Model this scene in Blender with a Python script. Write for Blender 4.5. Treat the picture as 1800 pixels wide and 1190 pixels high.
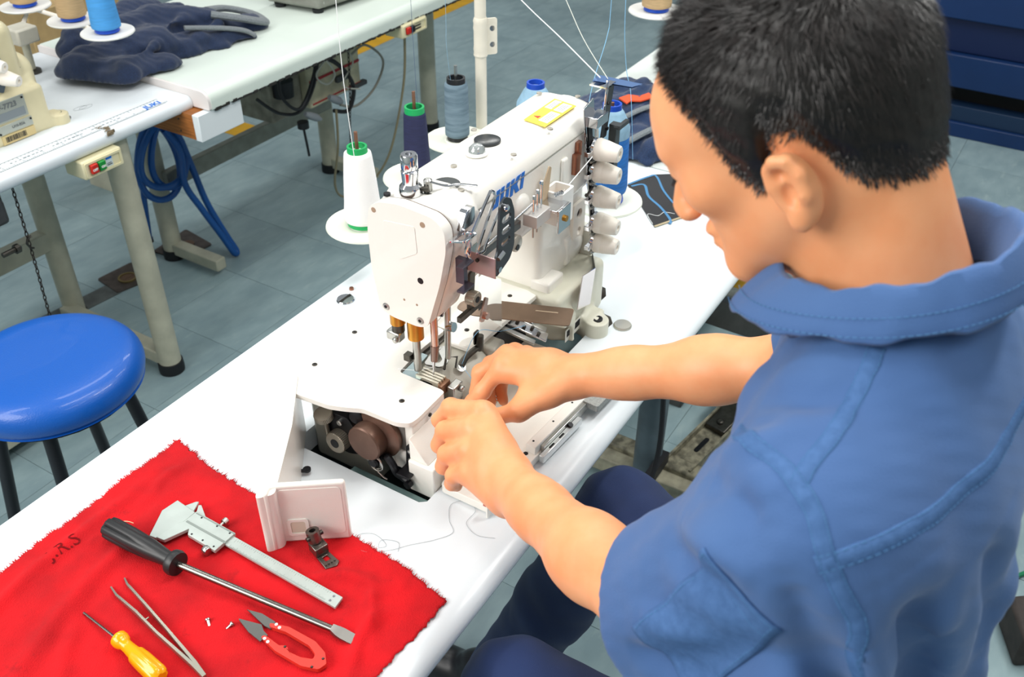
import bpy, bmesh, math, random
import numpy as np
from mathutils import Vector, Matrix, geometry
from mathutils.bvhtree import BVHTree
random.seed(7); rng = np.random.default_rng(7)
for o in list(bpy.data.objects): bpy.data.objects.remove(o)
SC = bpy.context.scene
COL = SC.collection
PI = math.pi
# ---------------------------------------------------------------- camera
cam_d = bpy.data.cameras.new('camera'); cam = bpy.data.objects.new('camera', cam_d); COL.objects.link(cam)
cam_d.sensor_fit = 'HORIZONTAL'; cam_d.sensor_width = 36.0; cam_d.lens = 36.0*1663.78/1800.0
cam_d.clip_start = 0.05; cam_d.clip_end = 60
cam_rot = Matrix.Rotation(-1.02443036, 3, 'Z') @ Matrix.Rotation(0.939435721, 3, 'X') @ Matrix.Rotation(0.00762887840, 3, 'Z')
cam.matrix_world = Matrix.Translation((-1.15550164, -1.82413151, 1.65778224)) @ cam_rot.to_4x4()
cam_d.dof.use_dof = True; cam_d.dof.focus_distance = 1.30; cam_d.dof.aperture_fstop = 9.0
SC.camera = cam
# ---------------------------------------------------------------- world, lamps, exposure
w = bpy.data.worlds.new('workshop_light'); SC.world = w; w.use_nodes = True
w.node_tree.nodes['Background'].inputs[0].default_value = (0.90, 0.96, 1.0, 1)
w.node_tree.nodes['Background'].inputs[1].default_value = 0.33
def area(name, loc, target, sx, sy, power, col=(1, 1, 1)):
    d = bpy.data.lights.new(name, 'AREA'); d.shape = 'RECTANGLE'; d.size = sx; d.size_y = sy; d.energy = power; d.color = col
    o = bpy.data.objects.new(name, d); COL.objects.link(o); o.location = loc
    o.rotation_euler = (Vector(target)-Vector(loc)).to_track_quat('-Z', 'Y').to_euler(); return o
# fluorescent ceiling fixtures (downward) and an added key light from the left
for i, (x, y, e) in enumerate([(-1.3, 0.5, 13), (0.6, 0.5, 12), (2.6, 0.5, 15), (-0.9, -2.7, 9), (0.9, -2.2, 36), (-0.2, -1.1, 15), (2.2, -1.1, 12)]):  # strongest tube, on the operator side, is added fill for the machine front
    area('ceiling_tube_light', (x, y, 2.95), (x, y, 0), 1.25, 0.28, e, (1.0, 0.99, 0.95))
area('left_key_light', (-2.5, -.1, 2.3), (-0.4, -1.4, 1.0), 1.6, 1.4, 60, (1.0, 0.98, 0.95))  # added key for the face and machine's left end, no window there
SC.view_settings.view_transform = 'Standard'; SC.view_settings.look = 'None'
SC.view_settings.exposure = 0.14; SC.view_settings.gamma = 1.0; SC.view_settings.use_curve_mapping = False
# ---------------------------------------------------------------- materials
def lin(h):
    h = h.lstrip('#'); r = []
    for i in (0, 2, 4):
        c = int(h[i:i+2], 16)/255; r.append(c/12.92 if c <= .04045 else ((c+.055)/1.055)**2.4)
    return (*r, 1)
MATS = {}
def mat(name, col, rough=.5, metal=0, var=0, vscale=20, bump=0, bscale=200, col2=None, stretch=None, coat=0, trans=0, alpha=1, sss=0, sheen=0, emit=0, rnd=0, ior=1.45):
    if name in MATS: return MATS[name]
    m = bpy.data.materials.new(name); m.use_nodes = True; MATS[name] = m
    nt = m.node_tree; b = nt.nodes['Principled BSDF']; L = nt.links
    c = lin(col) if isinstance(col, str) else col
    b.inputs['Base Color'].default_value = c
    b.inputs['Roughness'].default_value = rough; b.inputs['Metallic'].default_value = metal
    b.inputs['Coat Weight'].default_value = coat; b.inputs['Transmission Weight'].default_value = trans
    b.inputs['Alpha'].default_value = alpha; b.inputs['IOR'].default_value = ior
    b.inputs['Sheen Weight'].default_value = sheen
    if sss:
        b.inputs['Subsurface Weight'].default_value = sss; b.inputs['Subsurface Radius'].default_value = (1, .35, .2); b.inputs['Subsurface Scale'].default_value = .006
    if emit: b.inputs['Emission Color'].default_value = c; b.inputs['Emission Strength'].default_value = emit
    tc = nt.nodes.new('ShaderNodeTexCoord'); vec = tc.outputs['Object']
    if stretch:
        mp = nt.nodes.new('ShaderNodeMapping'); mp.inputs['Scale'].default_value = stretch; L.new(vec, mp.inputs['Vector']); vec = mp.outputs['Vector']
    if var or col2:
        n = nt.nodes.new('ShaderNodeTexNoise'); n.inputs['Scale'].default_value = vscale; n.inputs['Detail'].default_value = 6; L.new(vec, n.inputs['Vector'])
        r = nt.nodes.new('ShaderNodeValToRGB'); L.new(n.outputs['Fac'], r.inputs['Fac'])
        c2 = lin(col2) if col2 else tuple(min(1, x*(1-var)) for x in c[:3])+(1,)
        c1 = c if col2 else tuple(min(1, x*(1+var*.6)) for x in c[:3])+(1,)
        r.color_ramp.elements[0].position = .36; r.color_ramp.elements[1].position = .66
        r.color_ramp.elements[0].color = c2; r.color_ramp.elements[1].color = c1
        out = r.outputs['Color']
        if rnd:
            oi = nt.nodes.new('ShaderNodeObjectInfo'); h = nt.nodes.new('ShaderNodeHueSaturation')
            mr = nt.nodes.new('ShaderNodeMapRange'); mr.inputs['To Min'].default_value = 1-rnd; mr.inputs['To Max'].default_value = 1+rnd
            L.new(oi.outputs['Random'], mr.inputs['Value']); L.new(mr.outputs['Result'], h.inputs['Value']); L.new(out, h.inputs['Color']); out = h.outputs['Color']
        L.new(out, b.inputs['Base Color'])
    if bump:
        n2 = nt.nodes.new('ShaderNodeTexNoise'); n2.inputs['Scale'].default_value = bscale; n2.inputs['Detail'].default_value = 4; L.new(vec, n2.inputs['Vector'])
        bp = nt.nodes.new('ShaderNodeBump'); bp.inputs['Strength'].default_value = bump; bp.inputs['Distance'].default_value = .002
        L.new(n2.outputs['Fac'], bp.inputs['Height']); L.new(bp.outputs['Normal'], b.inputs['Normal'])
    return m
white_top = mat('laminate_white', '#e7eef2', .28, var=.02, vscale=6)
left_top = mat('laminate_greenish', '#dbe6de', .35, var=.04, vscale=5)
enamel = mat('machine_enamel', '#f5f2ea', .3, bump=.12, bscale=900, coat=.3)
enamel_old = mat('machine_enamel_aged', '#ddd3ae', .38, var=.08, vscale=12, coat=.2)
greycast = mat('grey_casting', '#c2c0b4', .38, var=.1, vscale=25, bump=.15, bscale=500)
chrome = mat('chrome', '#dcdde0', .12, 1)
steel = mat('brushed_steel', '#b8b8b4', .3, 1, var=.12, vscale=60)
darksteel = mat('dark_steel', '#57544f', .38, 1, var=.2, vscale=80)
blackm = mat('black_metal', '#17171b', .35, .3)
blackp = mat('black_plastic', '#1b1c20', .4, var=.2, vscale=40)
brass = mat('brass', '#c9913f', .3, 1, var=.15, vscale=40)
bronze = mat('bronze_brown', '#6e5448', .36, .55, var=.12, vscale=50)
brownm = mat('brown_tinted_plate', '#8d7765', .32, .6, var=.12, vscale=30)
copper = mat('copper_tube', '#9c6a55', .3, .8)
plas = mat('cream_plastic', '#f8f1e6', .42, var=.03, vscale=30)
whitep = mat('white_plastic', '#f2f2ee', .35)
discm = mat('spool_disc_plastic', '#edf0e2', .3, var=.04, vscale=18)
legp = mat('leg_paint', '#b7b5a2', .45, var=.14, vscale=16)
legdark = mat('leg_paint_dark', '#5c6a72', .45, var=.2, vscale=16)
rub = mat('black_rubber', '#16181c', .6)
wood = mat('raw_wood', '#a8672f', .6, var=.35, vscale=14, stretch=(1, 1, 14))
cork = mat('cork', '#9a6a3c', .8, var=.5, vscale=160)
# ---------------------------------------------------------------- mesh helpers
def link(o, parent=None):
    COL.objects.link(o)
    if parent is not None: o.parent = parent
    return o
def tag(o, label=None, cat=None, group=None, kind=None):
    if label: o['label'] = label
    if cat: o['category'] = cat
    if group: o['group'] = group
    if kind: o['kind'] = kind
    return o
def thing(name, label, cat, loc=(0, 0, 0), rotz=0, group=None):
    o = bpy.data.objects.new(name, None); COL.objects.link(o); o.location = loc; o.rotation_euler = (0, 0, rotz)
    o.empty_display_size = .02
    return tag(o, label, cat, group)
def frame(d, up=(0, 0, 1)):
    d = Vector(d).normalized(); up = Vector(up)
    if abs(d.dot(up)) > .99: up = Vector((0, 1, 0))
    x = up.cross(d).normalized(); y = d.cross(x)
    return Matrix((x, y, d)).transposed()
class G:
    def __init__(s): s.v = []; s.f = []
    def add(s, v, f, M=None):
        n = len(s.v)
        s.v += [tuple(M @ Vector(p)) if M is not None else tuple(p) for p in v]
        s.f += [tuple(i+n for i in q) for q in f]; return s
    def box(s, c, d, M=None):
        x, y, z = c; a, b, e = d[0]/2, d[1]/2, d[2]/2
        v = [(x+i*a, y+j*b, z+k*e) for k in (-1, 1) for j in (-1, 1) for i in (-1, 1)]
        return s.add(v, [(0, 2, 3, 1), (4, 5, 7, 6), (0, 1, 5, 4), (2, 6, 7, 3), (0, 4, 6, 2), (1, 3, 7, 5)], M)
    def bx(s, x0, x1, y0, y1, z0, z1, M=None): return s.box(((x0+x1)/2, (y0+y1)/2, (z0+z1)/2), (x1-x0, y1-y0, z1-z0), M)
    def slab(s, outer, z0, z1, holes=(), M=None):
        loops = [list(outer)]+[list(h) for h in holes]
        tri = geometry.tessellate_polygon([[Vector((p[0], p[1], 0)) for p in l] for l in loops])
        pts = [p for l in loops for p in l]; n = len(pts)
        v = [(p[0], p[1], z0) for p in pts]+[(p[0], p[1], z1) for p in pts]; f = []
        for t in tri:
            a, b, c = [pts[i] for i in t]
            cr = (b[0]-a[0])*(c[1]-a[1])-(b[1]-a[1])*(c[0]-a[0])
            if cr < 0: t = (t[0], t[2], t[1])
            f.append((t[0]+n, t[1]+n, t[2]+n)); f.append((t[2], t[1], t[0]))
        k = 0
        for li, l in enumerate(loops):
            m = len(l); ar = sum(l[i][0]*l[(i+1) % m][1]-l[(i+1) % m][0]*l[i][1] for i in range(m))
            fl = (ar > 0) != (li > 0)
            for i in range(m):
                a, b = k+i, k+(i+1) % m
                f.append((a, b, b+n, a+n) if fl else (b, a, a+n, b+n))
            k += m
        return s.add(v, f, M)
    def lathe(s, prof, o=(0, 0, 0), d=(0, 0, 1), n=24, M=None):
        R = frame(d); o = Vector(o); v = []; f = []
        for r, h in prof:
            for i in range(n):
                a = 2*PI*i/n; v.append(o+R @ Vector((r*math.cos(a), r*math.sin(a), h)))
        for j in range(len(prof)-1):
            for i in range(n):
                f.append((j*n+i, j*n+(i+1) % n, (j+1)*n+(i+1) % n, (j+1)*n+i))
        if prof[0][0] > 1e-6: f.append(tuple(range(n-1, -1, -1)))
        if prof[-1][0] > 1e-6: f.append(tuple((len(prof)-1)*n+i for i in range(n)))
        return s.add(v, f, M)
    def cyl(s, a, b, r0, r1=None, n=16, M=None):
        a = Vector(a); b = Vector(b); r1 = r0 if r1 is None else r1
        return s.lathe([(r0, 0), (r1, (b-a).length)], a, b-a, n, M)
    def tube(s, pts, r, n=8, closed=False, M=None, flat=None):
        P = [Vector(p) for p in pts]; m = len(P); v = []; f = []; prev = None
        for i, p in enumerate(P):
            t = (P[(i+1) % m]-P[i-1]) if closed else (P[min(i+1, m-1)]-P[max(i-1, 0)])
            t.normalize()
            if prev is None:
                u = Vector((0, 0, 1)) if abs(t.z) < .9 else Vector((1, 0, 0)); x = u.cross(t).normalized()
            else:
                x = (prev-t*prev.dot(t)).normalized()
            prev = x; y = t.cross(x); rr = r[i] if hasattr(r, '__len__') else r
            for k in range(n):
                a = 2*PI*k/n; v.append(p+x*(rr*math.cos(a))+y*(rr*math.sin(a)*(flat or 1)))
        e = m if closed else m-1
        for i in range(e):
            for k in range(n):
                a, b = i*n+k, i*n+(k+1) % n; c, d = ((i+1) % m)*n+(k+1) % n, ((i+1) % m)*n+k
                f.append((a, b, c, d))
        if not closed: f += [tuple(range(n-1, -1, -1)), tuple((m-1)*n+k for k in range(n))]
        return s.add(v, f, M)
    def ball(s, c, r, n=12, M=None):
        r = r if hasattr(r, '__len__') else (r, r, r); v = []; f = []; h = n//2
        for j in range(1, h):
            t = PI*j/h
            for i in range(n):
                a = 2*PI*i/n; v.append((c[0]+r[0]*math.sin(t)*math.cos(a), c[1]+r[1]*math.sin(t)*math.sin(a), c[2]+r[2]*math.cos(t)))
        v += [(c[0], c[1], c[2]+r[2]), (c[0], c[1], c[2]-r[2])]; T = len(v)-2
        for j in range(h-2):
            for i in range(n): f.append((j*n+i, (j+1)*n+i, (j+1)*n+(i+1) % n, j*n+(i+1) % n))
        for i in range(n): f.append((T, i, (i+1) % n)); f.append((T+1, (h-2)*n+(i+1) % n, (h-2)*n+i))
        return s.add(v, f, M)
    def mesh(s, name, m, ang=35):
        me = bpy.data.meshes.new(name); me.from_pydata(s.v, [], s.f)
        if ang:
            me.polygons.foreach_set('use_smooth', [True]*len(me.polygons)); me.set_sharp_from_angle(angle=math.radians(ang))
        me.materials.append(m); me.update(); return me
    def out(s, name, m, parent=None, ang=35, bevel=0, loc=None, label=None, seg=2):
        o = bpy.data.objects.new(name, s.mesh(name, m, ang)); link(o, parent)
        if parent is not None:       # geometry was given in world space: undo the parent's transform
            o.matrix_parent_inverse = Matrix.Identity(4)
            mb = parent_mw(parent).inverted()
            o.data.transform(mb)
        if bevel:
            b = o.modifiers.new('bevel', 'BEVEL'); b.width = bevel; b.segments = seg; b.limit_method = 'ANGLE'; b.angle_limit = math.radians(40); b.harden_normals = False
        if label: o['label'] = label
        return o
def parent_mw(p):
    M = p.matrix_basis.copy()
    while p.parent is not None: p = p.parent; M = p.matrix_basis @ M
    return M
def dup(root, loc=None, rotz=None, label=None, group=None):
    def cp(o, par):
        c = o.copy(); COL.objects.link(c); c.parent = par
        for ch in o.children: cp(ch, c)
        return c
    r = cp(root, root.parent)
    if loc is not None: r.location = loc
    if rotz is not None: r.rotation_euler = (0, 0, rotz)
    if label: r['label'] = label
    if group: r['group'] = group
    return r
def spline(P, n=8, closed=False):
    P = [Vector(p) for p in P]; m = len(P); out = []
    for i in range(m if closed else m-1):
        g = (lambda k: P[k % m]) if closed else (lambda k: P[max(0, min(m-1, k))])
        a, b, c, d = g(i-1), g(i), g(i+1), g(i+2)
        for k in range(n):
            t = k/n; out.append(.5*((2*b)+(c-a)*t+(2*a-5*b+4*c-d)*t*t+(3*b-a-3*c+d)*t*t*t))
    if not closed: out.append(P[-1])
    return out
def rrect(x0, x1, y0, y1, r, n=5):
    o = []
    for cx, cy, a0 in ((x1-r, y1-r, 0), (x0+r, y1-r, 90), (x0+r, y0+r, 180), (x1-r, y0+r, 270)):
        for i in range(n+1):
            a = math.radians(a0+90*i/n); o.append((cx+r*math.cos(a), cy+r*math.sin(a)))
    return o
def circ(cx, cy, r, n=16): return [(cx+r*math.cos(2*PI*i/n), cy+r*math.sin(2*PI*i/n)) for i in range(n)]
def rpoly(P, r, n=4):      # round the corners of a polygon
    out = []; m = len(P)
    for i in range(m):
        a, b, c = Vector(P[i-1]), Vector(P[i]), Vector(P[(i+1) % m])
        u = (a-b); v = (c-b); rr = min(r, u.length*.45, v.length*.45); u.normalize(); v.normalize()
        p, q = b+u*rr, b+v*rr
        for k in range(n+1):
            t = k/n; out.append(tuple((1-t)**2*p+2*t*(1-t)*b+t*t*q))
    return out
def XM(x): return Matrix(((0, 0, 1, x), (1, 0, 0, 0), (0, 1, 0, 0), (0, 0, 0, 1)))   # 2D (y,z) -> plane x
def YM(y): return Matrix(((1, 0, 0, 0), (0, 0, -1, y), (0, 1, 0, 0), (0, 0, 0, 1)))  # 2D (x,z) -> plane y, extrude towards -y
# ---------------------------------------------------------------- implicit surfaces
class SDF:
    def __init__(s, lo, hi, h):
        s.lo = np.array(lo, np.float32); s.h = h; s.n = np.ceil((np.array(hi)-s.lo)/h).astype(int)+1
        s.d = np.full(s.n, 1.0, np.float32)
    def sub(s, lo, hi):
        a = np.clip(np.floor((np.array(lo)-s.lo)/s.h).astype(int), 0, s.n); b = np.clip(np.ceil((np.array(hi)-s.lo)/s.h).astype(int)+1, 0, s.n)
        sl = tuple(slice(i, j) for i, j in zip(a, b))
        ax = [s.lo[k]+s.h*np.arange(a[k], b[k], dtype=np.float32) for k in range(3)]
        return sl, np.ix_(*ax)
    def op(s, lo, hi, fn, k=.01, mode='u'):
        m = max(k, .004)+3*s.h
        sl, (x, y, z) = s.sub(np.array(lo)-m, np.array(hi)+m)
        a = s.d[sl]
        if a.size == 0: return s
        b = fn(x, y, z).astype(np.float32)
        if mode == 'u':
            h = np.maximum(k-np.abs(a-b), 0)/k if k > 0 else 0; s.d[sl] = np.minimum(a, b)-h*h*k*.25
        else:
            b = -b; h = np.maximum(k-np.abs(a-b), 0)/k if k > 0 else 0; s.d[sl] = np.maximum(a, b)+h*h*k*.25
        return s
    def cone(s, a, b, ra, rb, k=.01, mode='u'):
        a = np.array(a, float); b = np.array(b, float); ab = b-a; L = ab@ab
        lo = np.minimum(a-ra, b-rb); hi = np.maximum(a+ra, b+rb)
        def fn(x, y, z):
            t = np.clip(((x-a[0])*ab[0]+(y-a[1])*ab[1]+(z-a[2])*ab[2])/L, 0, 1)
            return np.sqrt((x-a[0]-t*ab[0])**2+(y-a[1]-t*ab[1])**2+(z-a[2]-t*ab[2])**2)-(ra+(rb-ra)*t)
        return s.op(lo, hi, fn, k, mode)
    def ell(s, c, r, k=.01, mode='u', R=None):
        c = np.array(c, float); r = np.array(r, float); m = max(r)
        R = np.array(R) if R is not None else np.eye(3)
        def fn(x, y, z):
            X = x-c[0]; Y = y-c[1]; Z = z-c[2]
            q = [(R[0, i]*X+R[1, i]*Y+R[2, i]*Z)/r[i] for i in range(3)]
            k0 = np.sqrt(q[0]**2+q[1]**2+q[2]**2); k1 = np.sqrt((q[0]/r[0])**2+(q[1]/r[1])**2+(q[2]/r[2])**2)
            return k0*(k0-1)/np.maximum(k1, 1e-6)
        e = np.abs(R)@r
        return s.op(c-e, c+e, fn, k, mode)
    def box(s, c, hs, rd, k=.01, mode='u', R=None):
        c = np.array(c, float); hs = np.array(hs, float)
        R = np.array(R) if R is not None else np.eye(3)
        def fn(x, y, z):
            X = x-c[0]; Y = y-c[1]; Z = z-c[2]
            q = [np.abs(R[0, i]*X+R[1, i]*Y+R[2, i]*Z)-(hs[i]-rd) for i in range(3)]
            return np.sqrt(np.maximum(q[0], 0)**2+np.maximum(q[1], 0)**2+np.maximum(q[2], 0)**2)+np.minimum(np.maximum(q[0], np.maximum(q[1], q[2])), 0)-rd
        e = np.abs(R)@hs
        return s.op(c-e, c+e, fn, k, mode)
    def poly(s, P, a0, a1, rd, k=.01, mode='u', ax=0):   # convex polygon (ccw) extruded along axis ax
        P = np.array(P, float); o = [i for i in range(3) if i != ax]
        lo = np.zeros(3); hi = np.zeros(3); lo[o] = P.min(0); hi[o] = P.max(0); lo[ax] = a0; hi[ax] = a1
        def fn(x, y, z):
            c = [x, y, z]; u, v, w = c[o[0]], c[o[1]], c[ax]; d = None
            def smax(a, b): h = np.maximum(rd*2-np.abs(a-b), 0); return np.maximum(a, b)+h*h/(8*rd)
            for i in range(len(P)):
                p, q = P[i], P[(i+1) % len(P)]; e = q-p; n = np.array([e[1], -e[0]])/np.hypot(*e)
                t = (u-p[0])*n[0]+(v-p[1])*n[1]; d = t if d is None else smax(d, t)
            return smax(d, np.abs(w-(a0+a1)/2)-(a1-a0)/2)
        return s.op(lo, hi, fn, k, mode)
    def mesh(s, smooth=1):
        d = s.d; sg = (d < 0); n = np.array(d.shape)-1
        c = np.zeros(n, np.uint8)
        for i in (0, 1):
            for j in (0, 1):
                for k in (0, 1): c += sg[i:n[0]+i, j:n[1]+j, k:n[2]+k]
        act = (c > 0) & (c < 8); idx = np.argwhere(act); N = len(idx)
        vid = np.full(n, -1, np.int32); vid[act] = np.arange(N)
        val = {}
        for i in (0, 1):
            for j in (0, 1):
                for k in (0, 1): val[i, j, k] = d[idx[:, 0]+i, idx[:, 1]+j, idx[:, 2]+k]
        acc = np.zeros((N, 3)); cnt = np.zeros(N)
        for A in val:
            for ax in range(3):
                if A[ax]: continue
                B = list(A); B[ax] = 1; va, vb = val[A], val[tuple(B)]
                mk = (va < 0) != (vb < 0); t = np.where(mk, va/np.where(mk, va-vb, 1), 0)
                p = np.tile(np.array(A, float), (N, 1)); p[:, ax] = t
                acc[mk] += p[mk]; cnt[mk] += 1
        V = s.lo+s.h*(idx+acc/cnt[:, None]); F = []
        for ax in range(3):
            o = [(ax+1) % 3, (ax+2) % 3]
            a = [slice(None)]*3; b = [slice(None)]*3; a[ax] = slice(0, -1); b[ax] = slice(1, None)
            ch = sg[tuple(a)] != sg[tuple(b)]; e = np.argwhere(ch)
            ok = np.all((e[:, o] > 0) & (e[:, o] < n[o]), 1); e = e[ok]
            inside = sg[e[:, 0], e[:, 1], e[:, 2]]
            q = []
            for du, dv in ((-1, -1), (0, -1), (0, 0), (-1, 0)):
                g = e.copy(); g[:, o[0]] += du; g[:, o[1]] += dv; q.append(vid[g[:, 0], g[:, 1], g[:, 2]])
            q = np.stack(q, 1); q[~inside] = q[~inside][:, ::-1]; F.append(q)
        F = np.concatenate(F)
        for _ in range(smooth):
            S = np.zeros_like(V); C = np.zeros(len(V))
            for a, b in ((0, 1), (1, 2), (2, 3), (3, 0)):
                for u, v in ((a, b), (b, a)):
                    for kx in range(3): S[:, kx] += np.bincount(F[:, u], V[F[:, v], kx], len(V))
                    C += np.bincount(F[:, u], minlength=len(V))
            V = V*.5+.5*S/np.maximum(C, 1)[:, None]
        return V, F
def npmesh(name, V, F, m, parent=None, smooth=True):
    me = bpy.data.meshes.new(name); nv, nf, k = len(V), len(F), F.shape[1]
    me.vertices.add(nv); me.vertices.foreach_set('co', np.asarray(V, np.float32).ravel())
    me.loops.add(nf*k); me.loops.foreach_set('vertex_index', np.asarray(F, np.int32).ravel())
    me.polygons.add(nf); me.polygons.foreach_set('loop_start', np.arange(0, nf*k, k, dtype=np.int32))
    me.polygons.foreach_set('use_smooth', np.full(nf, smooth)); me.update(calc_edges=True); me.validate()
    me.materials.append(m); o = bpy.data.objects.new(name, me); link(o, parent)
    if parent is not None: o.data.transform(parent_mw(parent).inverted())
    return o
def vnoise(P, sc, seed=0):    # cheap smooth noise from sines, P (N,3)
    r = np.random.default_rng(seed); o = np.zeros(len(P))
    for i in range(5):
        k = r.normal(size=3)*sc*(1+.6*i); o += np.sin(P@k+r.uniform(0, 6.28))/(1+.5*i)
    return o/2.2
# ================================================================ SETTING
tilem = mat('vinyl_tile', '#9cb2b6', .38, vscale=9, col2='#8ca3a9', stretch=(1.0, 2.2, 1), bump=.05, bscale=60, rnd=.045)
grout = mat('tile_joint', '#566a72', .7)
yel = mat('floor_paint_yellow', '#d9a516', .5, var=.12, vscale=15)
g = G().bx(-3, 7, -5, 7, -.03, -.004); floor = g.out('floor', grout, ang=0); tag(floor, kind='structure')
T = .305
wallm = mat('wall_paint', '#cfd3cf', .8, var=.04, vscale=3)
for nm, b in (('wall_left', (-3.1, -3, -5, 7)), ('wall_right', (7, 7.1, -5, 7)), ('wall_back', (-3, 7, 7, 7.1)), ('wall_front', (-3, 7, -5.1, -5))): tag(G().bx(*b, -.03, 3.1).out(nm, wallm, ang=0), kind='structure')
tile_me = G().bx(.0006, T-.0006, .0006, T-.0006, -.004, 0).mesh('vinyl_tile', tilem, 0)
def streaks(m):
    nt = m.node_tree; L = nt.links; b = nt.nodes['Principled BSDF']; src = b.inputs['Base Color'].links[0].from_socket
    tc = nt.nodes.new('ShaderNodeTexCoord'); oi = nt.nodes.new('ShaderNodeObjectInfo')
    ad = nt.nodes.new('ShaderNodeVectorMath'); ad.operation = 'ADD'; L.new(tc.outputs['Object'], ad.inputs[0]); L.new(oi.outputs['Location'], ad.inputs[1])
    mp = nt.nodes.new('ShaderNodeMapping'); mp.inputs['Scale'].default_value = (14, 38, 1); mp.inputs['Rotation'].default_value = (0, 0, .5); L.new(ad.outputs[0], mp.inputs['Vector'])
    n = nt.nodes.new('ShaderNodeTexNoise'); n.inputs['Scale'].default_value = 1; n.inputs['Detail'].default_value = 5; L.new(mp.outputs[0], n.inputs['Vector'])
    r = nt.nodes.new('ShaderNodeValToRGB'); r.color_ramp.elements[0].position = .60; r.color_ramp.elements[1].position = .72
    r.color_ramp.elements[0].color = (0, 0, 0, 1); r.color_ramp.elements[1].color = (.55, .55, .55, 1); L.new(n.outputs['Fac'], r.inputs['Fac'])
    mx = nt.nodes.new('ShaderNodeMix'); mx.data_type = 'RGBA'; L.new(r.outputs['Color'], mx.inputs['Factor']); L.new(src, mx.inputs['A']); mx.inputs['B'].default_value = lin('#a9bcbc')
    n2 = nt.nodes.new('ShaderNodeTexNoise'); n2.inputs['Scale'].default_value = 2.1; n2.inputs['Detail'].default_value = 7; L.new(ad.outputs[0], n2.inputs['Vector'])
    r2 = nt.nodes.new('ShaderNodeValToRGB'); r2.color_ramp.elements[0].position = .38; r2.color_ramp.elements[1].position = .6
    r2.color_ramp.elements[0].color = (.72, .74, .76, 1); r2.color_ramp.elements[1].color = (1, 1, 1, 1); L.new(n2.outputs['Fac'], r2.inputs['Fac'])
    m2 = nt.nodes.new('ShaderNodeMix'); m2.data_type = 'RGBA'; m2.blend_type = 'MULTIPLY'; m2.inputs['Factor'].default_value = .8
    L.new(mx.outputs['Result'], m2.inputs['A']); L.new(r2.outputs['Color'], m2.inputs['B']); L.new(m2.outputs['Result'], b.inputs['Base Color'])
streaks(tilem)
for i in range(-4, 14):
    for j in range(-8, 8):
        o = bpy.data.objects.new('vinyl_tile', tile_me); link(o, floor); o.location = (i*T, j*T, random.uniform(-.0003, 0))
g = G()
for i in range(-9, 22):
    for j in range(-16, 22):
        if -4 <= i < 14 and -8 <= j < 8: continue
        g.bx(i*T+.0006, (i+1)*T-.0006, j*T+.0006, (j+1)*T-.0006, -.004, 0)
o = g.out('far_vinyl_tiles', tilem, floor, 0); tag(o, kind='stuff')
for nm, x0, x1, y0, y1 in (('a', 1.39, 1.51, 1.08, 1.75), ('b', 1.39, 1.51, -1.75, -.98), ('c', 2.2, 6, 1.27, 1.45)):
    o = G().bx(x0, x1, y0, y1, .0002, .0012).out('painted_stripe', yel, floor, 0)
# metal floor boxes with worn strip
plm = mat('floor_box_plate', '#574f4c', .5, .5, var=.25, vscale=40)
fb = thing('floor_outlet_plate', 'dark square floor outlet plate with a round brass cap beside the cream table leg', 'floor outlet', (.40, .575, 0))
G().slab(rpoly([(.345, .655), (.475, .645), (.455, .505), (.325, .535)], .01), 0, .004).out('plate', plm, fb)
g = G().lathe([(.030, .0), (.030, .006), (.024, .006), (.024, .003)], (.40, .575, .003), n=24).out('brass_ring', mat('old_brass', '#8d7f55', .45, .8), fb)
G().lathe([(.024, 0), (.024, .0035), (.001, .0035)], (.40, .575, .003), n=20).bx(.377, .423, .572, .578, .0065, .0075).out('cap', mat('cap_brown', '#6b5444', .5, .4), fb)
o = G().slab([(.06, .555), (.335, .53), (.37, .60), (.07, .63)], .0002, .0022).out('worn_strip', mat('worn_grey', '#5f6463', .7, var=.3, vscale=20), floor)
fb2 = thing('floor_outlet_plate', 'dark floor outlet plate behind the foot of the hose-hung table leg', 'floor outlet', (.65, .6, 0))
G().slab(rpoly([(.56, .64), (.725, .66), (.70, .505), (.57, .52)], .012), 0, .004).out('plate', plm, fb2)
G().lathe([(.022, 0), (.022, .004), (.001, .004)], (.655, .575, .003), n=20).out('cap', mat('cap_brown', '#6b5444'), fb2)
G().cyl((.545, .63, .0), (.545, .63, .05), .014, .01, 12).cyl((.545, .63, .05), (.545, .63, .065), .018, n=12).out('valve', darksteel, fb2)

def floorleg(root, x, y, ztop, r=.0305, m=legp, foot=True, zb=0):
    G().cyl((x, y, zb+.03), (x, y, ztop), r, n=24).out('leg', m, root, 35)
    if foot: G().lathe([(r+.004, 0), (r+.005, .012), (r+.004, .034), (r-.003, .035)], (x, y, zb), n=24).out('rubber_foot', rub, root)
def ink(name, txt, size, M, m, parent, bold=0, shear=0, depth=.0002):
    c = bpy.data.curves.new(name, 'FONT'); c.body = txt; c.size = size; c.extrude = depth; c.offset = bold; c.shear = shear; c.resolution_u = 3
    t = bpy.data.objects.new(name, c); me = bpy.data.meshes.new_from_object(t); bpy.data.objects.remove(t); bpy.data.curves.remove(c)
    me.transform(M); me.transform(parent_mw(parent).inverted()); me.materials.clear(); me.materials.append(m)
    o = bpy.data.objects.new(name, me); return link(o, parent)
def MX(o, x, y):      # frame: origin, x axis, y axis
    x = Vector(x).normalized(); y = Vector(y); y = (y-x*y.dot(x)).normalized(); z = x.cross(y)
    M = Matrix((x, y, z)).transposed().to_4x4(); M.translation = Vector(o); return M
blue_ink = mat('ink_blue', '#0f6fd0', .4); grey_ink = mat('ink_grey', '#7d868c', .6); white_ink = mat('ink_white', '#f4f4f0', .5); black_ink = mat('ink_black', '#26292e', .6)
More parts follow.
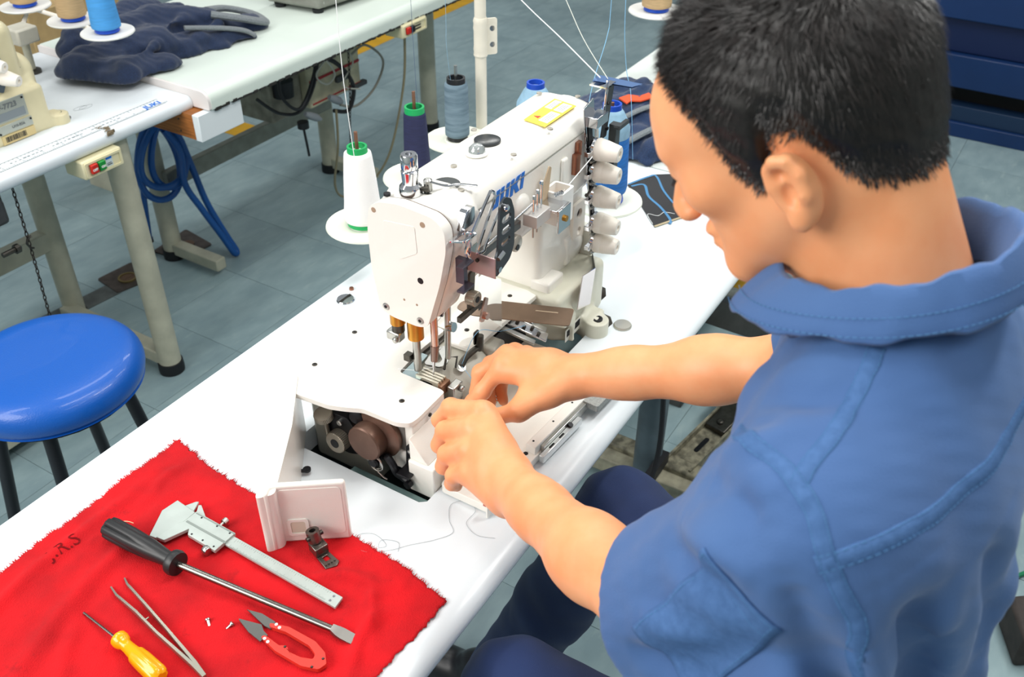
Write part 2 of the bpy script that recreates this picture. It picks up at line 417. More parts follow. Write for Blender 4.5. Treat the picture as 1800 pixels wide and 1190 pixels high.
# ---------------------------------------------------------------- far row: table one (ruler table)
def bull(x0, x1, yn, yf, z0, z1, r, g, steps=6, top=True):
    """rounded near edge profile extruded along x, flat to yf"""
    prof = [(yf, z0), (yn+r, z0)]
    for i in range(1, steps*2):
        a = -PI/2-PI*i/(steps*2); prof.append((yn+r+r*math.cos(a), (z0+z1)/2+(z1-z0)/2*math.sin(a)))
    prof += [(yn+r, z1), (yf, z1)]
    n = len(prof); v = [(x0, *p) for p in prof]+[(x1, *p) for p in prof]
    f = [(i, i+n, (i+1) % n+n, (i+1) % n) for i in range(n)]+[tuple(range(n)), tuple(range(2*n-1, n-1, -1))]
    return g.add(v, f)
t1 = thing('sewing_table', 'white sewing table with printed ruler edge, under the old cream sewing machine', 'table', (-.2, .32, 0))
t1top = bull(-1.1, .351, .03, .62, .712, .75, .018, G()).out('tabletop', mat('laminate_ruler', '#e2e9ee', .3, var=.02), t1, 40)
floorleg(t1, .145, .09, .712); floorleg(t1, .165, .52, .712)
G().bx(-1.0, .15, .50, .54, .26, .318).out('crossbeam', legp, t1, bevel=.004)
G().bx(.118, .162, .09, .52, .03, .07).out('foot_bar', legp, t1, bevel=.004)
G().bx(-.60, -.14, .12, .40, .60, .70).bx(-.4, -.17, .06, .2, .63, .69).out('drive_housing', mat('drive_dark', '#4b4d4f', .5, .3, var=.2), t1, bevel=.01)
# printed ruler
g = G().bx(-.5, .29, .052, .0532, .7503, .7506).bx(-.5, .29, .088, .0892, .7503, .7506)
for i in range(150):
    x = -.45+i*.005; l = .012 if i % 10 == 0 else (.008 if i % 5 == 0 else .005); g.bx(x, x+.0011, .054, .054+l, .7503, .7506)
    if i % 2 == 0: g.bx(x, x+.0011, .088-l*.8, .088, .7503, .7506)
g.out('ruler_print', grey_ink, t1, 0)
ink('brand_print', 'JUKI', .026, MX((.235, .060, .7505), (1, 0, 0), (0, 1, 0)), blue_ink, t1, .0006, .15)
g = G()
for k in range(60):
    x = -.44+k*.0105
    if k % 10 < 8: g.bx(x, x+random.uniform(.004, .0085), .070, .0705+random.choice((.0025, .004)), .7503, .7506)
tag(g.out('faded_print', grey_ink, t1, 0), kind='stuff')
g = G()
for i in range(14):
    x = .096+random.uniform(-.004, .01); y = .026+i*.0035; g.bx(x, x+random.uniform(.008, .02), y, y+.0025, .742 if i < 3 else .7503, .7507 if i > 2 else .7495)
g.out('scuffed_tape', mat('old_tape', '#7e6f57', .7, var=.4, vscale=120), t1, 0)
# plug and hand drawn loops on table one
G().lathe([(.012, 0), (.0125, .003), (.011, .0045), (.001, .005)], (.095, .175, .75), n=20).out('cap', steel, t1)
g = G()
for k in range(2): g.tube([(.155+k*.012+.018*math.cos(a*.3), .20-k*.006+.009*math.sin(a*.3), .7503) for a in range(22)], .0003, 4)
g.out('pencil_loops', grey_ink, t1)
# switch box
def switchbox(root, x0, x1, y, z0, z1, dp, two, sc=1):
    b = G().bx(x0, x1, y, y+dp, z0, z1).out('switch_box', mat('switch_cream', '#e4dcb6', .4), root, bevel=.004)
    w_ = (x1-x0)
    G().slab(rrect(x0+.004, x1-.004, z0+.004, z1-.004, .003), 0, .003, [rrect(x0+.010, x1-.010, z0+.009, z1-.009, .003)], YM(y)).out('box_rim', mat('switch_cream', ''), b)
    o1 = G().bx(x0+.015, x0+.033, y-.010, y, z0+.012, z1-.010).out('off_button', mat('button_red', '#c8291f', .35), b, bevel=.002)
    o2 = G().bx(x0+.036, x0+.054, y-.010, y, z0+.012, z1-.010).out('on_button', mat('button_green', '#1c8f3d', .35) if two else blackp, b, bevel=.002)
    if two:
        ink('off_lettering', 'OFF', .0075, MX((x0+.0165, y-.0102, z0+.019), (1, 0, 0), (0, 0, 1)), white_ink, o1, .0004)
        ink('on_lettering', 'ON', .0075, MX((x0+.040, y-.0102, z0+.019), (1, 0, 0), (0, 0, 1)), white_ink, o2, .0004)
        st = G().bx(x0+.060, x0+.078, y-.0006, y, z0+.010, z1-.008).out('sticker', mat('sticker_pale', '#cfdcdf', .4), b)
        G().bx(x0+.061, x0+.077, y-.0009, y-.0006, z1-.016, z1-.011).out('sticker_band', blue_ink, st)
        G().bx(x0+.062, x0+.076, y-.0009, y-.0006, z0+.014, z0+.016).bx(x0+.062, x0+.074, y-.0009, y-.0006, z0+.018, z0+.0195).out('sticker_lines', black_ink, st)
    else:
        g = G()
        for k in range(3): g.bx(x0+.066, x0+.094, y-.0008, y, z0+.012+k*.009, z0+.017+k*.009)
        g.out('sticker', black_ink, b)
    return b
switchbox(t1, .004, .112, .018, .668, .712, .07, True)
# chain hanging from the drive
def chain(pts, root, name='chain', s=.007, n=None):
    P = spline(pts, 10); L = [0]
    for a, b in zip(P, P[1:]): L.append(L[-1]+(b-a).length)
    n = int(L[-1]/(s*1.55)); g = G()
    for k in range(n):
        d = L[-1]*k/n; i = max(0, min(len(P)-2, next((q for q, l in enumerate(L) if l > d), 1)-1)); t = (d-L[i])/max(1e-6, L[i+1]-L[i]); p = P[i].lerp(P[i+1], t); tg = (P[i+1]-P[i]).normalized()
        F = frame(tg); ring = []
        for q in range(8):
            a = 2*PI*q/8; u = Vector((math.cos(a)*s*.42, 0, math.sin(a)*s)) if k % 2 else Vector((0, math.cos(a)*s*.42, math.sin(a)*s)); ring.append(p+F @ u)
        g.tube(ring, s*.17, 5, True)
    return g.out(name, mat('chain_dark', '#3b3532', .5, .7), root)
chain([(-.145, .06, .70), (-.155, .05, .55), (-.165, .05, .35), (-.17, .06, .06)], t1, s=.0075)
G().lathe([(.006, 0), (.006, .03), (.011, .03), (.011, .04), (.004, .045)], (-.22, .05, .575), (1, 0, 0), 10).tube([(-.16, .05, .575), (-.155, .05, .585), (-.145, .05, .588)], .0025, 6).tube([(-.16, .05, .575), (-.155, .05, .563), (-.147, .05, .558)], .0025, 6).out('wing_screw', darksteel, t1)
pt = thing('treadle_pedal', 'grey treadle plate low behind the blue stool', 'pedal', (-.2, .25, .05))
G().bx(-.42, .03, .14, .40, .05, .062).out('plate', mat('treadle_grey', '#77766e', .5), pt, bevel=.003)
G().bx(-.42, .03, .13, .145, .045, .075).out('lip', legp, pt, bevel=.003); [G().bx(a, a+.03, .14, .4, 0, .05).out('support', legp, pt) for a in (-.4, -.02)]
# ---------------------------------------------------------------- far row: table two (chipped edge)
def fall(x0, x1, yn, yf, z0, z1, r, g, steps=8):
    prof = [(yf, z0), (yn+.003, z0), (yn, z0+.003)]
    for i in range(steps+1):
        a = PI-PI/2*i/steps; prof.append((yn+r+r*math.cos(a), z1-r+r*math.sin(a)))
    prof.append((yf, z1)); n = len(prof); v = [(x0, *p) for p in prof]+[(x1, *p) for p in prof]
    return g.add(v, [(i, i+n, (i+1) % n+n, (i+1) % n) for i in range(n)]+[tuple(range(n)), tuple(range(2*n-1, n-1, -1))])
t2 = thing('sewing_table', 'greenish white sewing table with chipped dark edge, holding the crumpled dark jeans', 'table', (1.2, .3, 0))
fall(.36, 2.05, -.028, .62, .722, .77, .026, G()).out('tabletop', left_top, t2, 40)
g = G(); x = .37
while x < 2.0:
    l = random.uniform(.006, .022); g.bx(x, x+l, -.0288, -.02, .7200-random.uniform(0, .002), .7235+random.uniform(0, .0045)); x += l+random.uniform(0, .012)
g.out('chipped_edge', mat('chip_dark', '#2c2a28', .8), t2, 0)
fall(.352, .362, -.0265, .62, .724, .7685, .026, G()).out('end_band', mat('edge_band', '#e5dfdd', .5), t2, 40)
floorleg(t2, .58, .555, .722); floorleg(t2, 1.355, .535, .722)
G().bx(.58, 1.36, .50, .53, .262, .32).out('crossbeam', mat('beam_paint', '#8f9085', .5, var=.15, vscale=25), t2, bevel=.004)
for x, y in ((.58, .55), (1.355, .53)):
    G().bx(x-.02, x+.02, y-.22, y, .022, .062).out('foot_bar', legp, t2, bevel=.004)
G().cyl((1.62, 1.0, .03), (1.62, 1.0, .76), .034, n=20).out('leg', legp, t2)
dr = G().bx(.315, .46, -.022, .0, .652, .721).out('drawer_front', white_top, t2, bevel=.002)
G().bx(.315, .46, -.0, .24, .654, .720).out('drawer_box', wood, t2, bevel=.001)
for y, z in ((.05, .7), (.05, .668), (.2, .69)): G().cyl((.3135, y, z), (.3155, y, z), .0025, n=8).out('drawer_nail', darksteel, t2)
floorleg(t2, 1.885, .44, .722, .034)
switchbox(t2, 1.13, 1.255, -.035, .682, .724, .07, False)
# ---------------------------------------------------------------- motor and control box under table two
mo = thing('motor_control_box', 'dirty cream motor control box with red stripes and tangled cables under far table', 'motor', (1.0, .25, .55))
G().bx(.93, 1.18, .19, .34, .475, .61).out('case', mat('control_cream', '#c9c1a4', .5, var=.25, vscale=18), mo, bevel=.008)
G().bx(.935, 1.175, .1875, .19, .558, .566).bx(.94, 1.175, .1875, .19, .487, .491).out('red_stripe', mat('stripe_red', '#a8222a', .5), mo)
G().bx(.79, .93, .22, .36, .47, .62).out('side_case', mat('control_dirty', '#8f8a7c', .6, var=.35, vscale=22), mo, bevel=.006)
G().lathe([(.05, 0), (.06, .02), (.06, .13), (.045, .15), (.02, .155)], (1.02, .27, .64), (1, 0, 0), 24).out('motor', mat('motor_grey', '#5d5a55', .5, .3, var=.2), mo)
G().lathe([(.032, 0), (.034, .05), (.018, .06), (.018, .075), (.006, .08)], (.835, .205, .55), n=16).out('air_filter', blackp, mo)
G().bx(1.05, 1.11, .175, .19, .525, .545).bx(1.12, 1.2, .18, .2, .475, .49).out('connector', mat('dark_grey_plastic', '#4a4b4d', .5), mo, bevel=.003)
G().lathe([(.008, 0), (.013, .02), (.013, .045), (.006, .06)], (.985, .16, .505), (.8, -.1, -.5), 12).out('plug', mat('plug_grey', '#8b9096', .5), mo); G().lathe([(.007, 0), (.012, .02), (.012, .05), (.005, .07)], (.87, .16, .49), (.8, -.1, -.5), 12).out('plug', mat('plug_grey', '#8b9096', .5), mo)
cabm = mat('cable_black', '#202024', .5); cabg = mat('cable_grey', '#8d8a80', .5)
for pts, r, m in [([(.80, .17, .66), (.78, .16, .58), (.84, .15, .52), (.93, .16, .60), (.96, .17, .68)], .005, cabm), ([(.88, .15, .67), (1.0, .14, .62), (1.08, .14, .52), (1.06, .15, .44), (1.0, .16, .455)], .007, cabm),
                  ([(1.12, .17, .60), (1.17, .15, .62), (1.24, .14, .55), (1.20, .15, .47), (1.10, .15, .44), (1.02, .15, .47)], .004, cabg), ([(.90, .15, .67), (.96, .14, .64), (1.0, .14, .58), (.96, .14, .56), (.93, .15, .6), (1.02, .14, .66)], .003, mat('cable_white', '#b9b7ad', .5)),
                  ([(.72, .2, .58), (.78, .18, .52), (.86, .17, .50), (.92, .16, .56), (.95, .15, .66)], .005, cabm), ([(1.04, .14, .66), (1.08, .13, .60), (1.02, .13, .54), (1.1, .13, .5)], .0025, mat('cable_white', ''))]:
    G().tube(spline(pts, 8), r, 8).out('cable', m, mo)
G().cyl((.855, .16, .47), (.855, .16, .45), .018, n=14).tube([(.855, .16, .45), (.858, .158, .40), (.86, .156, .355)], .004, 8).out('oil_plug', blackp, mo)
chain([(1.03, .10, .70), (1.02, .10, .55), (1.0, .10, .40), (.985, .10, .20), (.98, .12, .03)], t2, s=.008)
pc = thing('power_cable', 'thin tan cable hanging from the far switch box and looping above the floor', 'cable', (1.3, .1, .3))
G().tube(spline([(1.185, .0, .685), (1.20, .03, .5), (1.19, .10, .25), (1.16, .18, .12), (1.10, .24, .08), (1.03, .22, .16), (1.0, .16, .33), (1.0, .15, .46)], 10), .004, 8).out('cord', mat('cable_tan', '#8f8467', .5), pc)
# blue air hose coiled on the leg
hz = thing('air_hose', 'coiled blue rubber air hose hanging on the cream table leg', 'hose', (.58, .5, .3))
hm = mat('hose_blue', '#15539a', .35)
for cx, rx, ry, dz, y in ((.545, .075, .125, 0, .485), (.575, .06, .105, .012, .475), (.555, .085, .10, .02, .468)):
    G().tube([(cx+rx*math.cos(a), y+.012*math.sin(2*a), .375+dz+ry*math.sin(a)) for a in [2*PI*i/36 for i in range(36)]], .0105, 10, True).out('coil', hm, hz)
G().tube(spline([(.575, .46, .475), (.60, .44, .40), (.585, .43, .30), (.62, .42, .20), (.66, .40, .09), (.68, .38, .02), (.695, .385, .02), (.685, .41, .08), (.66, .44, .2), (.645, .455, .32), (.62, .465, .45), (.57, .48, .49)], 8), .0105, 10).out('loop', hm, hz)
G().tube(spline([(.50, .50, .42), (.49, .52, .25), (.51, .57, .10), (.535, .62, .06)], 8), .009, 8).out('feed', hm, hz)
# grey machine base standing on table two (only its foot is in view)
gm = thing('grey_machine', 'grey metal machine base with black rubber feet at the top of the far table', 'machine', (1.05, .24, .77))
o = G().slab([(.945, .335), (.965, .145), (1.135, .125), (1.55, .13), (1.55, .36)], .782, .92).out('base', mat('hammer_grey', '#8f9088', .45, .2, var=.1, vscale=40), gm, bevel=.012)
for x, y in ((.968, .30), (.985, .165), (1.45, .16), (1.45, .33)): G().lathe([(.016, 0), (.018, .012)], (x, y, .77), n=14).out('rubber_foot', rub, gm)
G().bx(.985, 1.0, .143, .148, .83, .86).cyl((.99, .142, .80), (.99, .149, .80), .004).out('latch', steel, gm)
sc_ = G().slab([(1.27, .05), (1.31, .045), (1.335, .06), (1.29, .075)], .7701, .7706).out('scuffed_spot', mat('scuff', '#a09a80', .8, var=.5, vscale=90), t2)
cb = thing('wooden_box', 'pale wooden box standing behind the cream machine at the upper left', 'box', (.75, 1.05, 0))
G().bx(.56, .9, .97, 1.25, .45, .74).out('body', mat('box_tan', '#b59a6c', .6, var=.12), cb, bevel=.004); G().bx(.68, .86, .967, .971, .52, .68).out('panel', mat('box_panel', '#8f938c', .5), cb); 
for x in (.80, .87): G().bx(x-.02, x+.02, 1.10, 1.23, 0, .45).out('leg', legp, cb)
# ---------------------------------------------------------------- near row tables
t3 = thing('sewing_table', 'glossy white sewing table with rounded edge, under the opened machine and red cloth', 'table', (-.2, -1.13, 0))
slot = [(-.470, -1.048), (-.470, -1.266), (-.463, -1.2745), (-.02, -1.276), (-.003, -1.279), (.010, -1.297), (.030, -1.299), (.046, -1.287), (.050, -1.262), (.062, -1.250), (.098, -1.252), (.120, -1.240), (.123, -1.225), (.085, -1.205), (.080, -1.048)]
Z0, Z1, r = .712, .75, .03
g = G(); g.slab([(-1.02, -1.385), (.598, -1.385), (.598, -.838), (-1.02, -.838)], Z0, Z1, [slot])
prof = []
for i in range(13):
    a = PI/2+PI*i/12*1.0; prof.append((-1.385+.034*math.cos(a), .731+.019*math.sin(a)))
n = len(prof); v = [(-1.02, *q) for q in prof]+[(.598, *q) for q in prof]
g.add(v, [(i+n, i, i+1, i+1+n) for i in range(n-1)]+[tuple(range(n)), tuple(range(2*n-1, n-1, -1))])
g.out('tabletop', white_top, t3, 50)
g = G(); n = len(slot)
for i in range(3, 14):
    a, b = slot[i], slot[i+1]; g.add([(*a, Z0), (*b, Z0), (*b, Z1-.0006), (*a, Z1-.0006)], [(0, 1, 2, 3)])
g.out('cutout_rim', cork, t3, 0)
G().slab([(-.50, -1.29), (.13, -1.29), (.13, -1.03), (-.50, -1.03)], .64, .643).bx(-.5, -.497, -1.29, -1.03, .643, .71).bx(-.5, .13, -1.032, -1.03, .643, .71).bx(-.5, .13, -1.29, -1.288, .643, .71).out('oil_pan', mat('pan_grey', '#7d8d8c', .35, .3, var=.15, vscale=30), t3)
for x, y in ((.42, -1.245), (.42, -.93), (-.9, -1.245), (-.9, -.93)): floorleg(t3, x, y, .712, .033, legdark if x > 0 else legp)
for x in (.42, -.9): G().bx(x-.022, x+.022, -1.42 if x > 0 else -1.245, -.93, .025, .07).out('foot_bar', mat('foot_bar_paint', '#a19c87', .55, var=.3, vscale=30), t3, bevel=.004)
G().bx(.40, .44, -1.25, -1.22, .58, .712).out('bracket', legdark, t3, bevel=.003)
t4 = thing('sewing_table', 'next white sewing table in the row, behind the seated mechanic', 'table', (1.2, -1.1, 0))
g = G(); bull(.602, 1.95, -1.42, -.805, .712, .75, .019, g); g.out('tabletop', mat('laminate_next', '#dfe6e2', .35, var=.03), t4, 40)
for x, y in ((1.78, -1.25), (1.78, -.93), (.86, -.93)): floorleg(t4, x, y, .712, .03, legdark)
G().bx(.78, 1.85, -.95, -.91, .26, .32).out('crossbeam', legdark, t4, bevel=.004)
G().lathe([(.011, 0), (.012, .002), (.001, .003)], (1.05, -.885, .75), n=16).out('cap', steel, t4)
# treadle linkage under the near table
tr = thing('treadle_pedal', 'worn rusty treadle linkage bar on the floor under the near table', 'pedal', (.6, -1.3, 0))
wornm = mat('worn_paint', '#8b8672', .6, var=.55, vscale=55)
G().bx(.44, .485, -1.62, -1.08, .03, .085).out('cross_bar', wornm, tr, bevel=.005)
M = MX((.46, -1.31, .06), (.92, -.2, .12), (.2, .92, 0))
G().bx(0, .24, -.034, .034, 0, .012, M).bx(0, .24, -.036, -.030, 0, .03, M).bx(0, .24, .030, .036, 0, .03, M).out('slide_bar', wornm, tr)
G().slab(rrect(.07, .125, -.006, .006, .0055), .0125, .0135, M=M).out('slot', blackm, tr)
G().bx(.15, .27, -.028, .028, .013, .03, M).cyl(M @ Vector((.175, 0, .03)), M @ Vector((.175, 0, .036)), .009).out('clamp', darksteel, tr, bevel=.004)
G().bx(.27, .40, -.06, .07, .01, .06, M).out('treadle_end', wornm, tr, bevel=.006)
g = G()
for k in range(7): g.bx(.445, .48, -1.47-k*.012-.004, -1.47-k*.012+.004, .085, .096)
g.out('rubber_grip', blackp, tr)
G().bx(.30, .44, -1.29, -1.27, .1, .13).tube(spline([(.38, -1.27, .66), (.37, -1.28, .4), (.33, -1.3, .2), (.20, -1.3, .05)], 8), .006, 8).out('cable', cabm, tr)
# dark stand beam seen beyond the table edge and floor bar
st = thing('steel_stand', 'dark steel stand frame on the floor beyond the table edge', 'stand', (.9, -1.25, 0))
M = MX((.76, -1.16, .34), (.75, -.55, -.55), (0, 0, 1))
G().bx(0, .5, -.035, .035, -.03, .03, M).out('slanted_beam', mat('beam_dark', '#4b4a48', .5, var=.2), st, bevel=.004)
G().bx(1.22, 1.27, -1.75, -.98, .03, .085).out('floor_bar', mat('bar_paint', '#8d9089', .55, var=.3, vscale=30), st, bevel=.004)
for b in ((.75, .80, -1.2, -1.12, 0, .36), (1.2, 1.28, -1.6, -1.5, 0, .04), (1.2, 1.28, -1.05, -.98, 0, .04)): G().bx(*b).out('post', mat('beam_dark', ''), st, bevel=.004)
# navy machine housing on the right
lk = thing('navy_cabinet', 'large navy blue metal cabinet with recessed shadow gaps behind the mechanic', 'cabinet', (3.3, -1.5, 0))
nav = mat('navy_paint', '#10305f', .4, var=.06, vscale=8)
G().bx(3.0, 3.8, -3.0, -.95, 0, .06).out('plinth', nav, lk, bevel=.003)
G().bx(3.02, 3.8, -3.0, -.95, .06, .125).out('kick_panel', mat('navy_dull', '#16304f', .5), lk, bevel=.003)
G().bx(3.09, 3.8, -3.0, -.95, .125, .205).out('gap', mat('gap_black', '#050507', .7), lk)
G().bx(3.0, 3.8, -3.0, -.95, .205, .335).out('lower_panel', nav, lk, bevel=.004)
G().bx(3.035, 3.8, -3.0, -.95, .337, .47).out('recess_panel', mat('navy_deep', '#0a1f4a', .45), lk, bevel=.003)
G().bx(3.0, 3.8, -3.0, -.95, .472, 1.5).out('upper_panel', nav, lk, bevel=.006)
# things at the right picture edge
gc = thing('green_cable', 'thin green cable on the floor at the right picture edge', 'cable', (.9, -2.2, 0))
G().tube(spline([(.52, -2.0, .006), (.62, -2.07, .006), (.8, -2.2, .006), (1.1, -2.35, .006)], 6), .005, 8).out('cord', mat('cable_green', '#1d7a52', .5), gc)
bk = thing('rubber_block', 'dark worn rubber block on the floor at the right picture edge', 'block', (.5, -2.15, 0))
G().slab([(.36, -2.09), (.46, -2.045), (.66, -2.30), (.55, -2.36)], 0, .085).out('body', mat('block_dark', '#3a3431', .7, var=.3, vscale=30), bk, bevel=.008)
g = G()
for k in range(6): g.bx(.40+k*.012, .404+k*.012, -2.16, -2.12, .085, .0865)
g.out('tread', rub, bk)
# ---------------------------------------------------------------- blue stool
stl = thing('round_stool', 'round stool with glossy blue vinyl seat and black tube legs', 'stool', (-.42, -.37, 0))
bv = mat('blue_vinyl', '#0d58b4', .33, bump=.25, bscale=420, coat=.2)
prof = [(.0, .600), (.08, .600), (.125, .597), (.150, .590), (.163, .577), (.168, .560), (.165, .543), (.158, .535), (.150, .532), (.0, .532)]
prof = [(p.x, p.y) for p in spline([(*q, 0) for q in prof], 4)]
G().lathe([(max(a, .0), b) for a, b in prof], (-.42, -.37, 0), n=64).out('seat', bv, stl, 80)
G().lathe([(.15, .520), (.15, .533)], (-.42, -.37, 0), n=32).out('seat_pan', blackm, stl)
bl = mat('stool_black', '#14151c', .4); feet = []
for k in range(4):
    a = .78+k*PI/2; c, s = math.cos(a), math.sin(a)
    G().cyl((-.42+.115*c, -.37+.115*s, .525), (-.42+.19*c, -.37+.19*s, .012), .0125, n=14).out('leg', bl, stl); feet.append((-.42+.168*c, -.37+.168*s))
    G().lathe([(.015, 0), (.015, .02)], (-.42+.191*c, -.37+.191*s, 0), n=12).out('rubber_foot', rub, stl)
for k in range(4):
    a, b = feet[k], feet[(k+1) % 4]; z = .16
    G().cyl((*a, z), (*b, z), .009, n=10).out('stretcher', bl, stl)
# ================================================================ CLOTH AND TOOLS ON THE NEAR TABLE
ZT = .75
redm = mat('red_flannel', '#d80916', .95, vscale=13, col2='#b50713', bump=.6, bscale=700)
def cloth_h(X, Y):
    P = np.stack([X, Y, 0*X], -1).reshape(-1, 3)
    h = .0013*vnoise(P@np.diag([1, .45, 1]), 26, 3)+.0010*vnoise(P@np.array([[1, .4, 0], [-.3, .5, 0], [0, 0, 1]]), 85, 5)
    for (ax, ay, bx_, by, wd, ht) in [(-.99, -.96, -.60, -.93, .010, .005), (-.98, -1.06, -.63, -.98, .012, .006), (-.97, -1.16, -.80, -1.02, .010, .004), (-.62, -1.32, -.74, -1.36, .008, .006), (-.60, -1.29, -.68, -1.355, .007, .006), (-.58, -1.06, -.62, -1.18, .009, .004),
                                      (-.66, -1.19, -.59, -1.33, .008, .004), (-.97, -1.30, -.80, -1.27, .012, .005), (-.86, -1.36, -.74, -1.30, .010, .004), (-.96, -1.21, -.87, -1.15, .010, .004), (-.57, -.95, -.66, -.96, .008, .004)]:
        a = np.array([ax, ay]); b = np.array([bx_, by]); ab = b-a; t = np.clip(((P[:, :2]-a)@ab)/(ab@ab), 0, 1)
        d = np.linalg.norm(P[:, :2]-a-t[:, None]*ab+.004*np.sin(t*9)[:, None], axis=1)
        h += ht*1.6*np.exp(-(d/wd)**2)*np.sin(PI*np.clip(t, .05, .95))
    return np.maximum(h.reshape(X.shape), -.0008)
nx, ny = 150, 150
u = np.linspace(0, 1, nx); v = np.linspace(0, 1, ny); U, V = np.meshgrid(u, v, indexing='ij')
X0 = -1.0+U*.447-.030*U*V; Y0 = -.908-V*.470
eU = .0010*np.sin(V*31)+.0008*np.sin(V*143+1)+rng.normal(0, .0009, V.shape); eV = .0012*np.sin(U*23+2)+.0008*np.sin(U*131)+rng.normal(0, .0009, U.shape)
X0 = X0+eU*(U > .985)-.012*np.sin(V*PI*2)*U**6; Y0 = Y0+eV*((V < .01)*1.0+(V > .99))+.010*np.sin(U*5)*(V**8)
Hc = cloth_h(X0, Y0)+ZT+.0018
V_ = np.stack([X0, Y0, Hc], -1).reshape(-1, 3); I = np.arange(nx*ny).reshape(nx, ny)
F_ = np.stack([I[:-1, :-1], I[:-1, 1:], I[1:, 1:], I[1:, :-1]], -1).reshape(-1, 4)[:, ::-1]
rc = thing('red_cloth', 'wrinkled red flannel cloth with frayed edges spread under the hand tools', 'cloth', (-.78, -1.14, ZT))
o = npmesh('fabric', V_, F_, redm, rc); md = o.modifiers.new('solid', 'SOLIDIFY'); md.thickness = .0012; md.offset = -1
g = G()
for k in range(1500):
    s = random.choice('aab'); t = random.random()
    i, j = {'a': (int(t*(nx-1)), 0), 'b': (nx-1, int(t*(ny-1)))}[s]; p = Vector(V_[I[i, j]])
    d = Vector((0, 1, 0)) if s == 'a' else Vector((1, 0, 0)); d = d*random.uniform(.001, .0055)+Vector((random.uniform(-.002, .002), random.uniform(-.002, .002), random.uniform(-.0008, .001)))
    g.tube([p, p+d*.6+Vector((0, 0, .0006)), p+d], [.0004, .0003, .0001], 3)
tag(g.out('frayed_edge', redm, rc, 0), kind='stuff')
jr = ink('ink_letters', 'J.R.S', .024, MX((-.79, -.948, ZT+.0065), (1, -.1, 0), (.1, 1, 0)), mat('cloth_ink', '#9c0e18', .9), rc)
for v_ in jr.data.vertices:
    q_ = v_.co+rc.location; v_.co.z = ZT+.0036+float(cloth_h(np.array([[q_.x]]), np.array([[q_.y]]))[0, 0])-rc.location.z
def zc(x, y): return ZT+.002+float(cloth_h(np.array([[x]]), np.array([[y]]))[0, 0])
# oil stains: dark blotches in the dye of the cloth
nt = redm.node_tree; L_ = nt.links; b_ = nt.nodes['Principled BSDF']; src = b_.inputs['Base Color'].links[0].from_socket
tc = nt.nodes.new('ShaderNodeTexCoord'); n_ = nt.nodes.new('ShaderNodeTexNoise'); n_.inputs['Scale'].default_value = 17; n_.inputs['Detail'].default_value = 8; n_.inputs['Roughness'].default_value = .7; L_.new(tc.outputs['Object'], n_.inputs['Vector'])
r_ = nt.nodes.new('ShaderNodeValToRGB'); r_.color_ramp.elements[0].position = .60; r_.color_ramp.elements[1].position = .78; r_.color_ramp.elements[0].color = (0, 0, 0, 1); r_.color_ramp.elements[1].color = (.75, .75, .75, 1); L_.new(n_.outputs['Fac'], r_.inputs['Fac'])
mx = nt.nodes.new('ShaderNodeMix'); mx.data_type = 'RGBA'; L_.new(r_.outputs['Color'], mx.inputs['Factor']); L_.new(src, mx.inputs['A']); mx.inputs['B'].default_value = lin('#6e0a12'); L_.new(mx.outputs['Result'], b_.inputs['Base Color'])
# vernier caliper
cal = thing('vernier_caliper', 'grey steel vernier caliper lying across the red cloth', 'caliper', (-.655, -1.14, ZT))
cm = mat('caliper_steel', '#b9c3be', .5, .3, var=.06, vscale=40); zb = ZT+.0065
G().slab([(-.6455, -1.01), (-.6605, -1.01), (-.6635, -1.2885), (-.6475, -1.2865)], zb, zb+.0035).out('beam', cm, cal, bevel=.0004)
g = G(); g.slab([(-.6405, -1.005), (-.6640, -1.002), (-.7015, -1.0215), (-.7000, -1.0310), (-.668, -1.0365), (-.6635, -1.040), (-.6435, -1.040)], zb-.001, zb+.0045)
g.slab([(-.6435, -1.036), (-.6435, -1.018), (-.6285, -1.026), (-.6270, -1.029)], zb, zb+.003); g.out('fixed_jaw', cm, cal, bevel=.0005)
g = G(); g.slab([(-.6995, -1.0325), (-.6980, -1.0440), (-.6680, -1.0560), (-.6760, -1.0620), (-.6770, -1.1100), (-.6430, -1.1105), (-.6425, -1.042), (-.6640, -1.0415), (-.668, -1.0375)], zb+.001, zb+.0062)
g.slab([(-.6435, -1.060), (-.6435, -1.042), (-.632, -1.034), (-.630, -1.037)], zb+.001, zb+.004); g.out('sliding_jaw', cm, cal, bevel=.0005)
G().bx(-.6625, -.6595, -1.112, -1.044, zb+.0062, zb+.0066).bx(-.6455, -.6440, -1.112, -1.044, zb+.0062, zb+.0066).out('slide_groove', mat('groove_grey', '#8d9691', .5, .4), cal)
g = G()
for x, y in ((-.647, -1.056), (-.647, -1.083), (-.647, -1.105), (-.673, -1.066), (-.673, -1.085), (-.673, -1.104)): G().lathe([(.0013, 0), (.0013, .0004)], (x, y, zb+.0062), n=8).out('rivet', blackm, cal)
G().lathe([(.0055, -.004), (.006, -.003), (.006, .003), (.0055, .004)], (-.680, -1.098, zb+.002), (.15, 1, 0), 16).out('thumb_roller', steel, cal)
G().cyl((-.642, -1.083, zb+.003), (-.637, -1.083, zb+.003), .002).lathe([(.0045, 0), (.0045, .006), (.003, .007)], (-.637, -1.083, zb+.003), (1, 0, 0), 12).out('lock_screw', steel, cal)
g = G()
for i in range(140):
    y = -1.118-i*.0011; l = .0045 if i % 10 == 0 else (.0034 if i % 5 == 0 else .0024); g.bx(-.6625, -.6625+l, y-.00012, y+.00012, zb+.0035, zb+.00365)
    if i % 3 == 0: g.bx(-.6485-l, -.6485, y-.00012, y+.00012, zb+.0035, zb+.00365)
tag(g.out('graduations', mat('grad_grey', '#7e8884', .6), cal, 0), kind='stuff')
